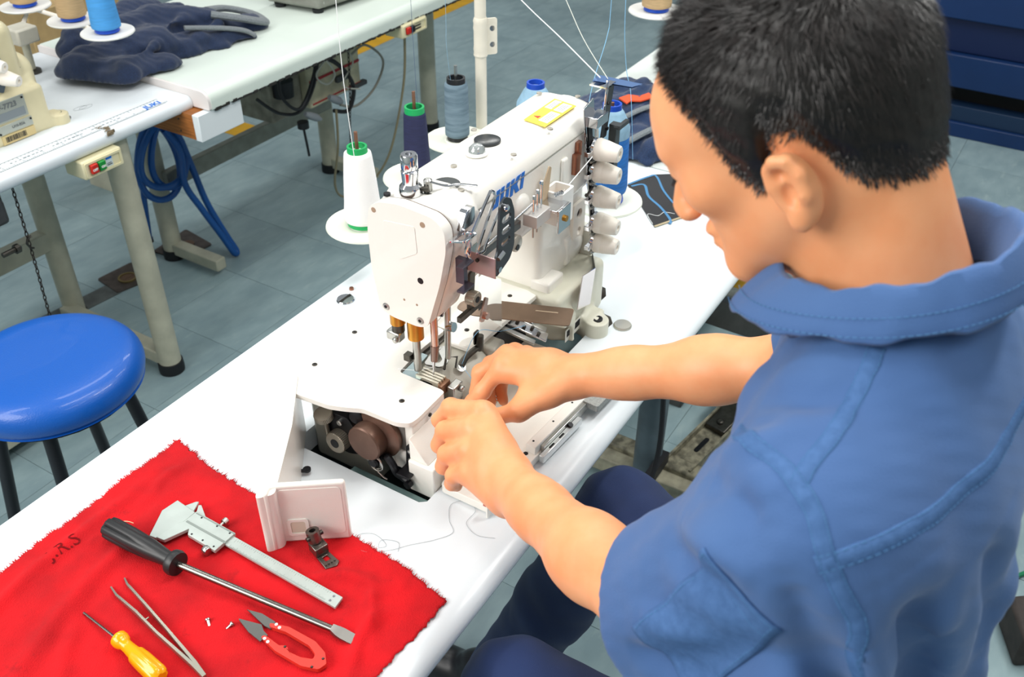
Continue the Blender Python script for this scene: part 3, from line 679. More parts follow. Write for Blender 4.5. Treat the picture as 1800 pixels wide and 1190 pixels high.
for x in (-.652, -.659): G().lathe([(.0017, 0), (.0017, .0004)], (x, -1.277, zb+.0035), n=10).out('end_rivet', chrome, cal)
# black handled screwdriver
sd = thing('screwdriver', 'large flat-blade screwdriver with black fluted plastic handle on red cloth', 'screwdriver', (-.71, -1.15, ZT))
a = Vector((-.7225, -.972, ZT+.0185)); b = Vector((-.7185, -1.094, ZT+.0185)); e = Vector((-.6885, -1.305, ZT+.0105)); dv = (b-a).normalized()
fl = G(); R = frame(dv); prof = [(.0, .0125*.7), (.004, .0138), (.010, .0145), (.045, .0143), (.075, .0125), (.098, .0098), (.111, .0092), (.1115, .0150), (.1165, .0160), (.1215, .0148), (.122, .004)]
v = []; f = []; n = 48
for h, r in prof:
    for i in range(n):
        th = 2*PI*i/n; rr = r
        if h < .075: rr = r-.0030*max(0, math.cos(th*6))**3*(1 if h > .003 else .2)
        v.append(a+R @ Vector((rr*math.cos(th), rr*math.sin(th), h)))
for j in range(len(prof)-1):
    for i in range(n): f.append((j*n+i, j*n+(i+1) % n, (j+1)*n+(i+1) % n, (j+1)*n+i))
f += [tuple(range(n-1, -1, -1)), tuple((len(prof)-1)*n+i for i in range(n))]
G().add(v, f).out('handle', mat('black_handle', '#232426', .38), sd, 40)
G().cyl(b, e, .0042, .0040, 14).out('shaft', mat('shaft_steel', '#86827d', .25, 1), sd)
d2 = (e-b).normalized(); sx = d2.cross(Vector((0, 0, 1))).normalized(); up = sx.cross(d2)
v = []
for h, wd, tk in ((0, .0040, .0040), (.008, .0062, .0022), (.014, .0068, .0016), (.028, .0066, .0007)):
    c = e+d2*h-Vector((0, 0, h*.12)); v += [c+sx*wd+up*tk, c-sx*wd+up*tk, c-sx*wd-up*tk, c+sx*wd-up*tk]
f = [(j*4+i, j*4+(i+1) % 4, (j+1)*4+(i+1) % 4, (j+1)*4+i) for j in range(3) for i in range(4)]+[(3, 2, 1, 0), (12, 13, 14, 15)]
G().add(v, f).out('blade_tip', mat('tip_steel', '#7c7a76', .35, .9), sd, 30)
# tweezers
tw = thing('tweezers', 'long bent-tip steel tweezers lying open on red cloth', 'tweezers', (-.79, -1.13, ZT))
twm = mat('tweezer_steel', '#aaa79a', .35, .85)
for pts in ([(-.8065, -1.226, .7565), (-.8035, -1.205, .7575), (-.796, -1.14, .759), (-.789, -1.10, .759), (-.7845, -1.066, .7575), (-.7835, -1.058, .757), (-.778, -1.041, .7555)], [(-.8065, -1.226, .7565), (-.8000, -1.205, .7575), (-.785, -1.14, .759), (-.776, -1.10, .759), (-.7675, -1.063, .7575), (-.766, -1.056, .757), (-.7605, -1.044, .7555)]):
    n_ = len(pts); g = G(); v = []
    for i, p in enumerate(pts):
        t = (Vector(pts[min(i+1, n_-1)])-Vector(pts[max(i-1, 0)])).normalized(); s = t.cross(Vector((0, 0, 1))).normalized(); wd = [.0022, .0018, .0013, .0013, .0013, .0012, .0008][i]; hh = [.0035, .0045, .005, .0045, .003, .0025, .001][i]
        p = Vector(p); v += [p+s*wd-Vector((0, 0, hh)), p-s*wd-Vector((0, 0, hh)), p-s*wd+Vector((0, 0, hh*.6)), p+s*wd+Vector((0, 0, hh*.6))]
    f = [(j*4+i, (j+1)*4+i, (j+1)*4+(i+1) % 4, j*4+(i+1) % 4) for j in range(n_-1) for i in range(4)]+[(0, 1, 2, 3), tuple(4*(n_-1)+k for k in (3, 2, 1, 0))]
    G().add(v, f).out('arm', twm, tw, 30)
G().cyl((-.791, -1.115, .759), (-.786, -1.116, .759), .0009, n=8).out('guide_pin', twm, tw)
# yellow screwdriver
ys = thing('screwdriver', 'small screwdriver with transparent yellow handle on red cloth', 'screwdriver', (-.828, -1.13, ZT))
ym = mat('yellow_acetate', '#ffb200', .18, trans=.12, ior=1.4, coat=.4)
a = Vector((-.8345, -1.192, ZT+.0125)); b = Vector((-.8235, -1.106, ZT+.0115)); tip = Vector((-.8195, -1.045, ZT+.0055)); dv = (b-a).normalized(); R = frame(dv)
prof = [(0, .007), (.003, .0103), (.008, .0112), (.035, .0108), (.046, .0098), (.047, .0080), (.060, .0068), (.068, .0066), (.071, .0085), (.076, .0098), (.081, .0095), (.085, .0050)]
v = []; f = []; n = 36
for h, r in prof:
    for i in range(n):
        th = 2*PI*i/n; rr = r-(.0014*max(0, math.cos(th*6)) if h < .046 else 0); v.append(a+R @ Vector((rr*math.cos(th), rr*math.sin(th), h)))
for j in range(len(prof)-1):
    for i in range(n): f.append((j*n+i, j*n+(i+1) % n, (j+1)*n+(i+1) % n, (j+1)*n+i))
f += [tuple(range(n-1, -1, -1)), tuple((len(prof)-1)*n+i for i in range(n))]
G().add(v, f).out('handle', ym, ys, 40); G().cyl(b-dv*.03, tip, .0016, .0014, 10).out('shaft', mat('shaft_steel', ''), ys)
# thread snips
sn = thing('thread_snips', 'red handled thread snips with two pointed steel blades on red cloth', 'scissors', (-.73, -1.26, ZT))
rp = mat('snip_red', '#d8362a', .4); z0 = ZT+.005
out_ = rpoly([(-.7195, -1.240), (-.7120, -1.262), (-.7110, -1.300), (-.7165, -1.319), (-.7270, -1.330), (-.7370, -1.327), (-.7435, -1.308), (-.7440, -1.270), (-.7385, -1.244), (-.7345, -1.247), (-.7365, -1.270), (-.7340, -1.2730), (-.7330, -1.279), (-.7370, -1.284), (-.7355, -1.300), (-.7300, -1.3135), (-.7240, -1.311), (-.7190, -1.298), (-.7190, -1.264), (-.7235, -1.243)], .002, 2)
G().slab(out_, z0, z0+.006).out('handle', rp, sn, bevel=.0012)
snm = mat('snip_steel', '#6a6b68', .45, .7, var=.1)
for P in ([(-.7185, -1.203), (-.7135, -1.222), (-.7140, -1.2430), (-.7240, -1.2450), (-.7245, -1.236), (-.7185, -1.2045)], [(-.7325, -1.2045), (-.7250, -1.232), (-.7300, -1.240), (-.7320, -1.2480), (-.7425, -1.2465), (-.7400, -1.226), (-.7335, -1.205)]):
    G().slab(P, z0+.0015, z0+.0035).out('blade', snm, sn)
for x, y in ((-.7175, -1.2480), (-.7188, -1.2540), (-.7385, -1.2500), (-.7398, -1.2560)): G().lathe([(.0019, 0), (.0019, .0007), (.001, .001)], (x, y, z0+.006), n=10).out('rivet', whitep, sn)
for x, y in ((-.7345, -1.2765), (-.7240, -1.3225), (-.7385, -1.3190)): G().lathe([(.0017, 0), (.0012, .001)], (x, y, z0+.006), n=8).out('pivot_stud', darksteel, sn)
# two little screws
for lab, x, y, an in (('tiny machine screw standing tilted on red cloth, nearer the tweezers', -.753, -1.176, 1.0), ('tiny machine screw lying on red cloth, nearer the snips', -.744, -1.200, -.4)):
    s = thing('screw', lab, 'screw', (x, y, ZT), group='loose screws on the cloth'); d = Vector((math.cos(an), math.sin(an), .5)).normalized(); c = Vector((x, y, zc(x, y)+.002))
    G().lathe([(.0032, 0), (.0032, .0016), (.0026, .0022)], c+d*.003, d, 12).out('head', steel, s); G().lathe([(.0016, 0), (.0016, .007)], c-d*.004, d, 8).out('shank', steel, s)
# loose presser foot
pf = thing('presser_foot', 'small dark steel presser foot standing on the red cloth corner', 'presser foot', (-.612, -1.22, ZT))
pm = mat('foot_steel', '#77706a', .3, .9, var=.25, vscale=120); M = MX((-.606, -1.214, zc(-.606, -1.214)), (-.30, -.95, 0), (.95, -.30, 0))
G().bx(-.009, .009, -.009, .009, .004, .017, M).out('block', pm, pf, bevel=.001)
G().lathe([(.0042, 0), (.0085, 0), (.0085, .016), (.0042, .016), (.0042, .004)], M @ Vector((-.006, 0, .016)), M.to_3x3() @ Vector((-.25, 0, 1)), 16).out('shank_collar', pm, pf)
for yy in (-.010, .010): G().lathe([(.003, 0), (.003, .004), (.0015, .0045)], M @ Vector((-.006, yy*.7, .025)), M.to_3x3() @ Vector((0, yy, 0)), 8).out('set_screw', darksteel, pf)
G().slab([(.004, -.008), (.030, -.009), (.034, .004), (.030, .010), (.004, .008)], .001, .004, [[(.012, -.003), (.020, -.003), (.020, .004), (.012, .004)]], M).out('sole', pm, pf, bevel=.0005)
g = G()
for k in range(4): G().cyl(M @ Vector((.026, -.006+k*.004, .0035)), M @ Vector((.026, -.006+k*.004, .006)), .0013, n=8).out('toe_pin', pm, pf)
# bits of lint
for x, y, dx, dy in ((-.699, -.968, .003, -.014),):
    l = thing('thread_scrap', 'short pale thread scrap on the red cloth', 'thread', (x, y, ZT)); G().tube(spline([(x, y, zc(x, y)+.0012), (x+dx, y+dy*.5, zc(x+dx, y+dy*.5)+.002), (x+dx*1.6, y+dy, zc(x, y+dy)+.0012)], 5), .0006, 5).out('strand', mat('lint', '#f0c9a0', .8), l)
th = thing('thread_tangle', 'fine grey loose thread tangle lying on the white tabletop', 'thread', (-.5, -1.3, ZT))
G().tube(spline([(-.470, -1.385, .7508), (-.478, -1.362, .7508), (-.468, -1.340, .7512), (-.444, -1.338, .7515), (-.436, -1.318, .7515), (-.452, -1.305, .7512), (-.475, -1.318, .7508), (-.49, -1.334, .7508), (-.512, -1.322, .7508), (-.536, -1.300, .7508), (-.556, -1.284, .751), (-.574, -1.262, .752), (-.573, -1.240, .752), (-.556, -1.236, .7515), (-.545, -1.252, .751), (-.551, -1.275, .7508), (-.560, -1.270, .7515), (-.548, -1.266, .7515), (-.54, -1.285, .7508), (-.552, -1.294, .7508)], 8), .00025, 4).out('strand', mat('grey_thread', '#9aa0a6', .7), th)
# caps in the near table top
def cap(lab, x, y, r, m): c = thing('table_cap', lab, 'cap', (x, y, ZT)); G().lathe([(r, 0), (r*1.02, .002), (r*.92, .0042), (.001, .0048)], (x, y, ZT), n=28).out('disc', m, c); return c
cap('round brushed metal cap on the white table beside the machine mounting foot', .032, -1.316, .0150, mat('cap_nickel', '#c9c6bb', .35, .7))
c = cap('round slotted chrome screw cap by the far edge of the white table', -.152, -.879, .0155, chrome); G().bx(-.166, -.138, -.881, -.877, ZT+.0046, ZT+.0054).out('slot', darksteel, c)
cap('tiny copper screw head at the far edge of the white table', -.120, -.866, .0040, copper)

# ================================================================ THREAD STAND AND CONES
ts = thing('thread_stand', 'cream thread stand pole with round plastic spool discs behind the machine', 'thread stand', (.40, -.80, ZT))
polem = mat('pole_cream', '#e9e2d2', .4, var=.05)
G().cyl((.40, -.80, .72), (.40, -.80, 1.75), .0115, n=20).out('pole', polem, ts)
G().lathe([(.024, 0), (.024, .02), (.014, .03)], (.40, -.80, .715), n=20).out('pole_base', blackm, ts)
g = G().lathe([(.0125, 0), (.0145, .004), (.0135, .010), (.0145, .016), (.0135, .024), (.0135, .052), (.0145, .058), (.0135, .066), (.0145, .072), (.0125, .078)], (.40, -.80, .995), n=20).out('clamp_sleeve', polem, ts)
M = MX((.40, -.80, 0), (.75, -.66, 0), (0, 0, 1))
G().slab(rrect(.010, .034, .998, 1.070, .004), -.002, .002, M=M).out('clamp_plate', polem, ts, bevel=.0008)
for z in (1.018, 1.050): G().lathe([(.0055, 0), (.0055, .002), (.003, .003)], M @ Vector((.024, z, -.002)), M.to_3x3() @ Vector((0, 0, 1)), 14).lathe([(.0055, 0), (.0055, .002), (.003, .003)], M @ Vector((.024, z, .002)), M.to_3x3() @ Vector((0, 0, -1)), 14).out('clamp_screw', steel, ts)
cones = [(-.052, -.850, .84, 'w'), (.145, -.822, .84, 'n'), (.325, -.790, .84, 'g'), (.252, -1.166, .84, 'b'), (.275, -1.0, .84, 'c')]
G().tube([(-.052, -.850, .829), (.145, -.822, .829), (.325, -.790, .829), (.40, -.80, .829)], .006, 8).out('arm', legp, ts)
G().tube([(.252, -1.166, .829), (.275, -1.0, .829), (.36, -.86, .829), (.40, -.80, .829)], .006, 8).out('arm', legp, ts)
for x, y, z, k in cones:
    G().lathe([(.0, 0), (.022, 0), (.064, -.001), (.067, .002), (.066, .005), (.050, .003), (.026, .0025), (.024, .005), (.010, .005), (.010, .006)], (x, y, z), n=40).out('spool_disc', discm, ts, 50)
    G().cyl((x, y, .829), (x, y, {'w': 1.015, 'n': 1.012, 'g': .998, 'b': 1.03, 'c': 1.0}[k]), .0032, n=10).out('pin', mat('pin_brown', '#8a6450', .4, .6) if k != 'g' else steel, ts)
wh = mat('thread_white', '#f6f4f4', .8, bump=.4, bscale=900); nv = mat('thread_navy', '#262a50', .75, bump=.6, bscale=500, var=.15, vscale=60, stretch=(1, 1, 5))
gr = mat('thread_grey', '#7f95a3', .7, col2='#5e7482', vscale=16, stretch=(1, 1, 7), bump=.4, bscale=600); bl_ = mat('thread_blue', '#2477cc', .7, var=.2, vscale=25, stretch=(1, 1, 9), bump=.5, bscale=500)
bg = mat('thread_beige', '#c9ab80', .75, var=.12, vscale=30, stretch=(1, 1, 9), bump=.5, bscale=500); net = mat('net_grey', '#8fb4cc', .6, var=.15, vscale=60)
green = mat('core_green', '#16a45b', .4); blue_c = mat('core_blue', '#1548b8', .35)
def cone(lab, x, y, z, h, rb, rt, m, core, kind='cone', mouth=None):
    c = thing('thread_cone', lab, 'thread cone', (x, y, z), group='thread cones')
    rc = mouth or rt*.72
    G().lathe([(rb*.86, 0), (rb*.82, .008), (rc, h+.006), (rc, h+.010), (rc*.78, h+.010), (rc*.78, h-.03)], (0, 0, 0), n=24).add([], []).out('core', core, None, 40).parent = c
    p = [(rb*.80, .007), (rb*.98, .010), (rb, .016), (rb+(rt-rb)*.3, h*.33), (rb+(rt-rb)*.62, h*.66), (rt, h*.95), (rt*.96, h*.985), (rt*.82, h), (rc*.98, h)] if kind == 'cone' else [(rb*.75, .012), (rb*.95, .020), (rb, .03), (rt, h*.80), (rt*.90, h*.87), (rt*.62, h*.965), (rc, h)]
    G().lathe(p, n=36).out('winding', m, None, 60).parent = c
    return c
Zc = .846
cone('white thread cone with green core on the nearest spool disc', -.052, -.850, Zc, .134, .0335, .0235, wh, green)
cone('dark navy thread cone with bright green core rim', .145, -.822, Zc, .128, .0255, .0205, nv, green, mouth=.0185)
cone('steel grey thread cone with black core top near the stand pole', .325, -.790, Zc, .118, .0250, .0235, gr, blackp, mouth=.0185)
cb_ = cone('bright blue thread cone with blue core behind the tension knobs', .252, -1.166, Zc, .172, .0370, .0330, bl_, blue_c, 'king', .0165)
G().lathe([(.0335, .125), (.0337, .14), (.0302, .150), (.0215, .167), (.0170, .173)], n=36).out('grey_net', net, None, 60).parent = cb_
cc_ = cone('pale blue netted thread cone peeking over the machine arm', .275, -1.0, Zc, .168, .0370, .0330, bl_, blue_c, 'king', .0165)
G().lathe([(.0380, .02), (.0345, .134), (.0340, .14), (.0302, .147), (.0215, .1635), (.0170, .169)], n=36).out('grey_net', net, None, 60).parent = cc_
# threads running up to the eyelets above
def strand(lab, pts, m, r=.0006): t = thing('thread', lab, 'thread', pts[0]); G().tube(spline(pts, 6), r, 5).out('strand', m, t); return t
wth = mat('strand_white', '#f2f4f4', .6); bth = mat('strand_blue', '#8ec5ea', .6); dth = mat('strand_dark', '#4a5a78', .6)
strand('white thread rising from the white cone', [(-.072, -.86, .982), (-.079, -.86, 1.11), (-.078, -.86, 1.235), (-.07, -.86, 1.6)], wth, .0007)
strand('dark thread rising from the navy cone', [(.155, -.822, .978), (.156, -.82, 1.06), (.155, -.82, 1.17), (.155, -.82, 1.6)], dth, .0004)
strand('pale thread rising from the grey cone', [(.308, -.79, .968), (.297, -.79, 1.05), (.299, -.79, 1.13), (.30, -.79, 1.6)], net, .0004)
strand('upper thick white thread slanting down to the machine thread bracket', [(.062, -1.232, 1.1475), (.14, -1.12, 1.165), (.222, -1.0, 1.182), (.36, -.80, 1.22)], wth, .0009)
strand('second white thread slanting down to the machine thread bracket', [(.075, -1.238, 1.143), (.22, -1.12, 1.14), (.378, -1.0, 1.144), (.6, -.83, 1.15)], mat('strand_cream', '#d9dcd2', .6), .0007)
strand('blue thread curving down behind the machine bracket', [(.150, -1.17, 1.055), (.168, -1.17, 1.10), (.206, -1.17, 1.16), (.212, -1.17, 1.212), (.22, -1.17, 1.5)], bth, .0006)
strand('blue thread hanging straight in front of the blue cone', [(.262, -1.208, .93), (.272, -1.19, 1.04), (.275, -1.175, 1.09), (.265, -1.17, 1.199), (.26, -1.17, 1.5)], bth, .0006)
# cones over the left table: a second stand
ls = thing('thread_stand', 'thread stand with white discs carrying the beige and blue cones at upper left', 'thread stand', (.30, .42, ZT))
G().cyl((.245, .50, .75), (.231, .473, .875), .010, n=14).out('pole', legp, ls); G().lathe([(.022, 0), (.022, .008), (.012, .012)], (.245, .50, .75), n=18).out('pole_base', darksteel, ls)
G().bx(.19, .25, .43, .49, .845, .885).out('clamp', greycast, ls, bevel=.005)
G().tube([(.262, .18, .898), (.298, .35, .895), (.31, .54, .895), (.24, .48, .875)], .006, 8).out('arm', plas, ls)
lc = [(.276, .192, .9), (.291, .336, .9), (.299, .535, .9)]
for x, y, z in lc: G().lathe([(.0, 0), (.022, 0), (.060, -.001), (.063, .002), (.062, .005), (.046, .003), (.024, .0025), (.010, .005)], (x, y, z), n=36).out('spool_disc', whitep, ls, 50)
cone('light blue thread cone on a white disc at the upper left', *lc[0][:2], .906, .15, .0345, .028, mat('thread_lightblue', '#4aa0e6', .7, bump=.4, bscale=500, var=.1, vscale=25, stretch=(1, 1, 9)), blue_c)
cone('beige thread cone between the light blue and the far beige cone', *lc[1][:2], .906, .15, .0345, .028, bg, blue_c)
cone('far beige thread cone at the upper left corner', *lc[2][:2], .906, .15, .0345, .028, bg, blue_c)
# beige cone on the next stand behind the mechanic's head
rs = thing('thread_stand', 'thread stand disc on a rod above the next table by the mechanic forehead', 'thread stand', (.95, -.95, ZT))
G().lathe([(.0, 0), (.022, 0), (.064, -.001), (.067, .002), (.066, .005), (.050, .003), (.010, .005)], (.99, -.918, .95), n=36).out('spool_disc', whitep, rs, 50)
G().tube([(.99, -.918, .945), (.99, -.918, .935), (1.12, -1.02, .93), (1.25, -1.10, .93), (1.25, -1.10, .75)], .006, 8).out('rod', legp, rs)
cone('beige thread cone on a white disc beside the mechanic forehead', .99, -.918, .956, .15, .036, .030, bg, blue_c)
# ================================================================ CRUMPLED DENIM
def denim_mat(name, c1, c2):
    m = mat(name, c1, .85, vscale=420, col2=c2, bump=.35, bscale=900, sheen=.25); return m
dn = denim_mat('denim_dark', '#1b2f52', '#12213d'); dni = denim_mat('denim_inner', '#7c8488', '#62696e')
def pile(name, lab, caps, flat, lo, hi, m, cat='trousers', k=.02, h=.005, zf=ZT, seed=1):
    s = SDF(lo, hi, h)
    for a, b, ra, rb in caps: s.cone(a, b, ra, rb, k)
    s.op(lo, hi, lambda x, y, z: (z-zf-.001)+0*x+0*y, .004, 's')
    V, F = s.mesh(2); nrm = np.zeros_like(V); fn = np.cross(V[F[:, 1]]-V[F[:, 0]], V[F[:, 2]]-V[F[:, 0]])
    for c in range(4):
        for ax in range(3): nrm[:, ax] += np.bincount(F[:, c], fn[:, ax], len(V))
    nrm /= np.maximum(np.linalg.norm(nrm, axis=1), 1e-9)[:, None]
    wr = vnoise(V@np.array([[1, .6, 0], [-.6, .5, .3], [0, 0, 1.6]]), 30, seed); V2 = V+nrm*(.0085*np.tanh(2.6*wr)+.0022*vnoise(V, 95, seed+1))[:, None]; V2[:, 2] = np.maximum(V2[:, 2], zf+.0008)
    t = thing(name, lab, cat, ((lo[0]+hi[0])/2, (lo[1]+hi[1])/2, zf)); npmesh('denim_fabric', V2, F, m, t); return t
z = .77
dl = pile('denim_trousers', 'crumpled dark blue denim trousers heaped across two far tables', [((.27, .36, z), (.33, .22, z), .045, .055), ((.33, .22, z), (.43, .18, z), .055, .035), ((.30, .34, z+.01), (.47, .27, z+.01), .055, .06), ((.47, .27, z), (.62, .21, z), .06, .045),
     ((.35, .42, z+.02), (.55, .40, z+.02), .06, .07), ((.55, .40, z+.02), (.66, .30, z+.02), .065, .05), ((.45, .50, z+.02), (.66, .52, z+.01), .06, .055), ((.62, .21, z), (.70, .17, z), .045, .025), ((.6, .45, z+.01), (.74, .3, z), .05, .035), ((.66, .3, z+.01), (.78, .22, z), .04, .03), ((.4, .3, z), (.6, .35, z), .06, .06),
     ((.36, .27, z+.045), (.52, .33, z+.055), .012, .010), ((.30, .30, z+.045), (.38, .40, z+.06), .010, .010), ((.50, .25, z+.045), (.66, .24, z+.04), .010, .012), ((.50, .42, z+.075), (.66, .38, z+.06), .012, .010), ((.42, .45, z+.07), (.52, .52, z+.06), .012, .010), ((.34, .20, z+.045), (.44, .23, z+.05), .009, .008), ((.55, .30, z+.06), (.68, .33, z+.05), .012, .01)],
     None, (.18, .06, z-.03), (.86, .66, z+.14), dn, zf=z, k=.012)
for pts, r in (([(.66, .26, z+.062), (.72, .20, z+.045), (.785, .19, z+.022), (.80, .25, z+.03), (.76, .31, z+.045), (.69, .31, z+.058)], .017), ([(.54, .235, z+.062), (.62, .19, z+.048), (.68, .165, z+.03), (.705, .15, z+.012)], .011)):
    G().tube(spline(pts, 8), r, 10, flat=.55).out('turned_hem', dni, dl)
dr_ = pile('denim_trousers', 'dark blue denim heaped on the next table behind the blue cone', [((.72, -.85, .755), (.92, -.92, .755), .040, .055), ((.78, -.88, .755), (.86, -1.02, .76), .055, .06), ((.62, -.92, .75), (.78, -.98, .755), .035, .065), ((.60, -1.02, .75), (.80, -1.05, .755), .035, .06), ((.86, -1.0, .755), (1.0, -1.1, .755), .055, .05), ((.62, -1.08, .75), (.85, -1.15, .755), .032, .05), ((.8, -1.05, .755), (1.0, -1.2, .75), .055, .04), ((.68, -.9, .75), (.9, -1.08, .755), .06, .065),
     ((.70, -.93, .80), (.88, -.95, .81), .010, .012), ((.66, -1.02, .795), (.84, -1.0, .815), .010, .012), ((.80, -1.06, .81), (.96, -1.06, .80), .012, .010), ((.64, -1.09, .78), (.78, -1.12, .795), .009, .010)],
     None, (.52, -1.3, .72), (1.12, -.76, .88), denim_mat('denim_blue', '#20395f', '#16294a'), zf=ZT, seed=5, k=.016)
G().tube(spline([(.60, -1.045, .795), (.67, -1.07, .803), (.75, -1.10, .806), (.83, -1.15, .80)], 6), .009, 8, flat=.6).out('turned_hem', dni, dr_)
G().tube(spline([(.66, -.99, .808), (.74, -1.03, .822), (.82, -1.09, .815)], 6), .008, 8, flat=.6).out('turned_hem', dni, dr_)
G().slab([(.735, -.955), (.765, -.965), (.77, -.99), (.80, -1.0), (.78, -1.02), (.745, -1.005), (.735, -.985), (.715, -.985)], .826, .829).out('orange_tag', mat('tag_orange', '#f05a32', .7), dr_)
# black denim patch with blue stitching
pb = thing('denim_patch', 'black denim patch with light blue stitching lying on the white table', 'fabric', (.46, -1.18, ZT))
G().slab([(.363, -1.222), (.495, -1.100), (.565, -1.124), (.60, -1.17), (.545, -1.235), (.447, -1.262)], ZT+.0005, ZT+.002).out('fabric', denim_mat('denim_black', '#1a1c22', '#121318'), pb)
sb = mat('stitch_blue', '#4d86b4', .7)
G().tube(spline([(.492, -1.110, ZT+.0025), (.512, -1.130, ZT+.0025), (.47, -1.16, ZT+.0025), (.44, -1.20, ZT+.0025), (.405, -1.236, ZT+.0025), (.388, -1.243, ZT+.0025)], 8), .0028, 6, flat=.25).out('blue_seam', sb, pb)
G().tube(spline([(.497, -1.101, ZT+.0025), (.55, -1.122, ZT+.003), (.562, -1.135, ZT+.0025), (.51, -1.175, ZT+.0025), (.47, -1.215, ZT+.0025)], 8), .0026, 6, flat=.3).out('blue_edge', sb, pb)
G().tube([(.363, -1.222, ZT+.0023), (.447, -1.262, ZT+.0023), (.545, -1.235, ZT+.0023)], .0028, 6, flat=.3).out('chain_stitch', mat('stitch_tan', '#b7a98a', .7), pb)
G().tube(spline([(.37, -1.215, ZT+.0023), (.40, -1.19, ZT+.0025), (.405, -1.21, ZT+.0025), (.425, -1.215, ZT+.0025), (.43, -1.235, ZT+.0025)], 6), .0006, 4).out('loose_thread', wth, pb)
# ================================================================ THE OPENED SEWING MACHINE
sm = thing('sewing_machine', 'white industrial coverstitch sewing machine opened for repair under the mechanic hands', 'sewing machine', (-.2, -1.16, ZT))
s = SDF((-.37, -1.27, .80), (.09, -1.08, 1.13), .0016)
s.poly([(-1.238, .985), (-1.120, .985), (-1.120, 1.097), (-1.136, 1.112), (-1.218, 1.114), (-1.238, 1.098)], -.32, .060, .007, .001)
s.box((-.004, -1.1615, .915), (.071, .0535, .12), .012, .016)
s.poly([(-1.213, .943), (-1.133, .946), (-1.124, 1.03), (-1.130, 1.100), (-1.150, 1.114), (-1.232, 1.114), (-1.250, 1.100), (-1.250, 1.060)], -.345, -.285, .006, .012)
s.ell((.03, -1.17, .873), (.05, .055, .03), .02)
V, F = s.mesh(1); arm = npmesh('arm_casting', V, F, enamel, sm)
# top cover seam, face cover
G().bx(-.30, .060, -1.2392, -1.238, 1.0855, 1.0867).out('cover_seam', mat('seam_grey', '#8f8f88', .6), sm)
FO = rpoly([(-1.150, 1.1115), (-1.181, 1.1165), (-1.232, 1.1125), (-1.2475, 1.100), (-1.2490, 1.072), (-1.2375, 1.020), (-1.2155, .9490), (-1.2000, .9430), (-1.1560, .9440), (-1.1390, .9510), (-1.1300, 1.010), (-1.1290, 1.069), (-1.1345, 1.101)], .010, 4)
G().slab([(a*.985-1.19*.015, b*.99+1.03*.01) for a, b in FO], -.3475, -.3445, M=XM(0)).out('face_gasket', mat('gasket_brown', '#6b5a50', .6), sm)
fc = G().slab(FO, -.3635, -.347, M=XM(0)).out('face_cover', enamel, sm, bevel=.0045, seg=3)
G().slab(rpoly([(-1.156, 1.088), (-1.204, 1.093), (-1.206, 1.056), (-1.180, 1.040), (-1.154, 1.050)], .004), -.3642, -.3634, M=XM(0)).out('embossed_panel', enamel, fc, bevel=.0006)
def hole(y, z, r, m=blackm, nm='screw_hole', x=-.3638): return G().lathe([(r, 0), (r, .0004), (r*.6, .0005)], (x+.0003, y, z), (-1, 0, 0), 14).out(nm, m, fc)
copperish = mat('hole_tan', '#a98f78', .6)
for y, z, r, m in ((-1.142, 1.098, .0035, copperish), (-1.216, 1.099, .0038, copperish), (-1.208, 1.017, .0045, blackm), (-1.180, .979, .0016, copperish), (-1.200, .978, .0016, copperish)): hole(y, z, r, m)
for y, z in ((-1.149, .9575), (-1.204, .955)):
    G().lathe([(.0052, 0), (.0052, .0012), (.0035, .0016)], (-.3634, y, z), (-1, 0, 0), 14).out('screw', steel, fc); hole(y, z, .0024, blackm, 'screw_socket', -.3652)
# bed plates
BP = rpoly([(-.236, -1.046), (-.425, -1.028), (-.455, -1.032), (-.4685, -1.050), (-.4625, -1.118), (-.4545, -1.140), (-.4440, -1.162), (-.4425, -1.216), (-.4350, -1.2325), (-.4210, -1.2350), (-.3585, -1.2335), (-.3560, -1.226), (-.3555, -1.155), (-.298, -1.150), (-.240, -1.152)], .006, 3)
G().slab(BP, .8375, .845).out('bed_plate', enamel, sm, bevel=.002)
G().slab([(-.262, -1.166), (-.260, -1.213), (-.165, -1.2155), (-.088, -1.219), (-.080, -1.19), (-.080, -1.05), (-.236, -1.046), (-.236, -1.150)], .8375, .845).out('bed_plate', enamel, sm, bevel=.0015)
def screw(x, y, z, r=.0038, par=None, d=(0, 0, 1), m=darksteel):
    q = G().lathe([(r, -.001), (r, .0006), (r*.8, .0009)], (x, y, z), d, 14).out('screw', m, par or sm); dv = Vector(d)
    G().lathe([(r*.45, 0), (r*.45, .0004)], Vector((x, y, z))+dv*.0009, d, 6).out('screw_socket', blackm, q)
for x, y in ((-.405, -1.045), (-.315, -1.043), (-.404, -1.196), (-.223, -1.179), (-.112, -1.185)): screw(x, y, .845)
# lower casing
lo = G()
lo.bx(-.430, -.357, -1.232, -1.045, .752, .8375); lo.bx(-.357, .04, -1.10, -1.045, .752, .8375)
G().bx(-.430, -.357, -1.232, -1.165, .752, .8375).out('bed_casing', enamel, sm, bevel=.002)
G().bx(-.430, -.20, -1.165, -1.050, .7, .8375).out('rear_casing', greycast, sm, bevel=.006)
G().bx(-.357, .03, -1.10, -1.05, .752, .8375).out('back_wall', greycast, sm, bevel=.004)
G().bx(-.445, -.357, -1.2735, -1.232, .735, .788).out('base_step', enamel, sm, bevel=.002)
G().slab([(-1.232, .788), (-1.262, .788), (-1.232, .822)], -.440, -.36, M=XM(0)).out('sloped_step', enamel, sm, bevel=.001)
screw(-.395, -1.2352, .832, .003, d=(0, -1, 0)); screw(-.400, -1.2738, .77, .002, d=(0, -1, 0))
G().bx(-.4315, -.4285, -1.219, -1.199, .788, .829).out('window_recess', mat('recess_grey', '#6d6a66', .5), sm)
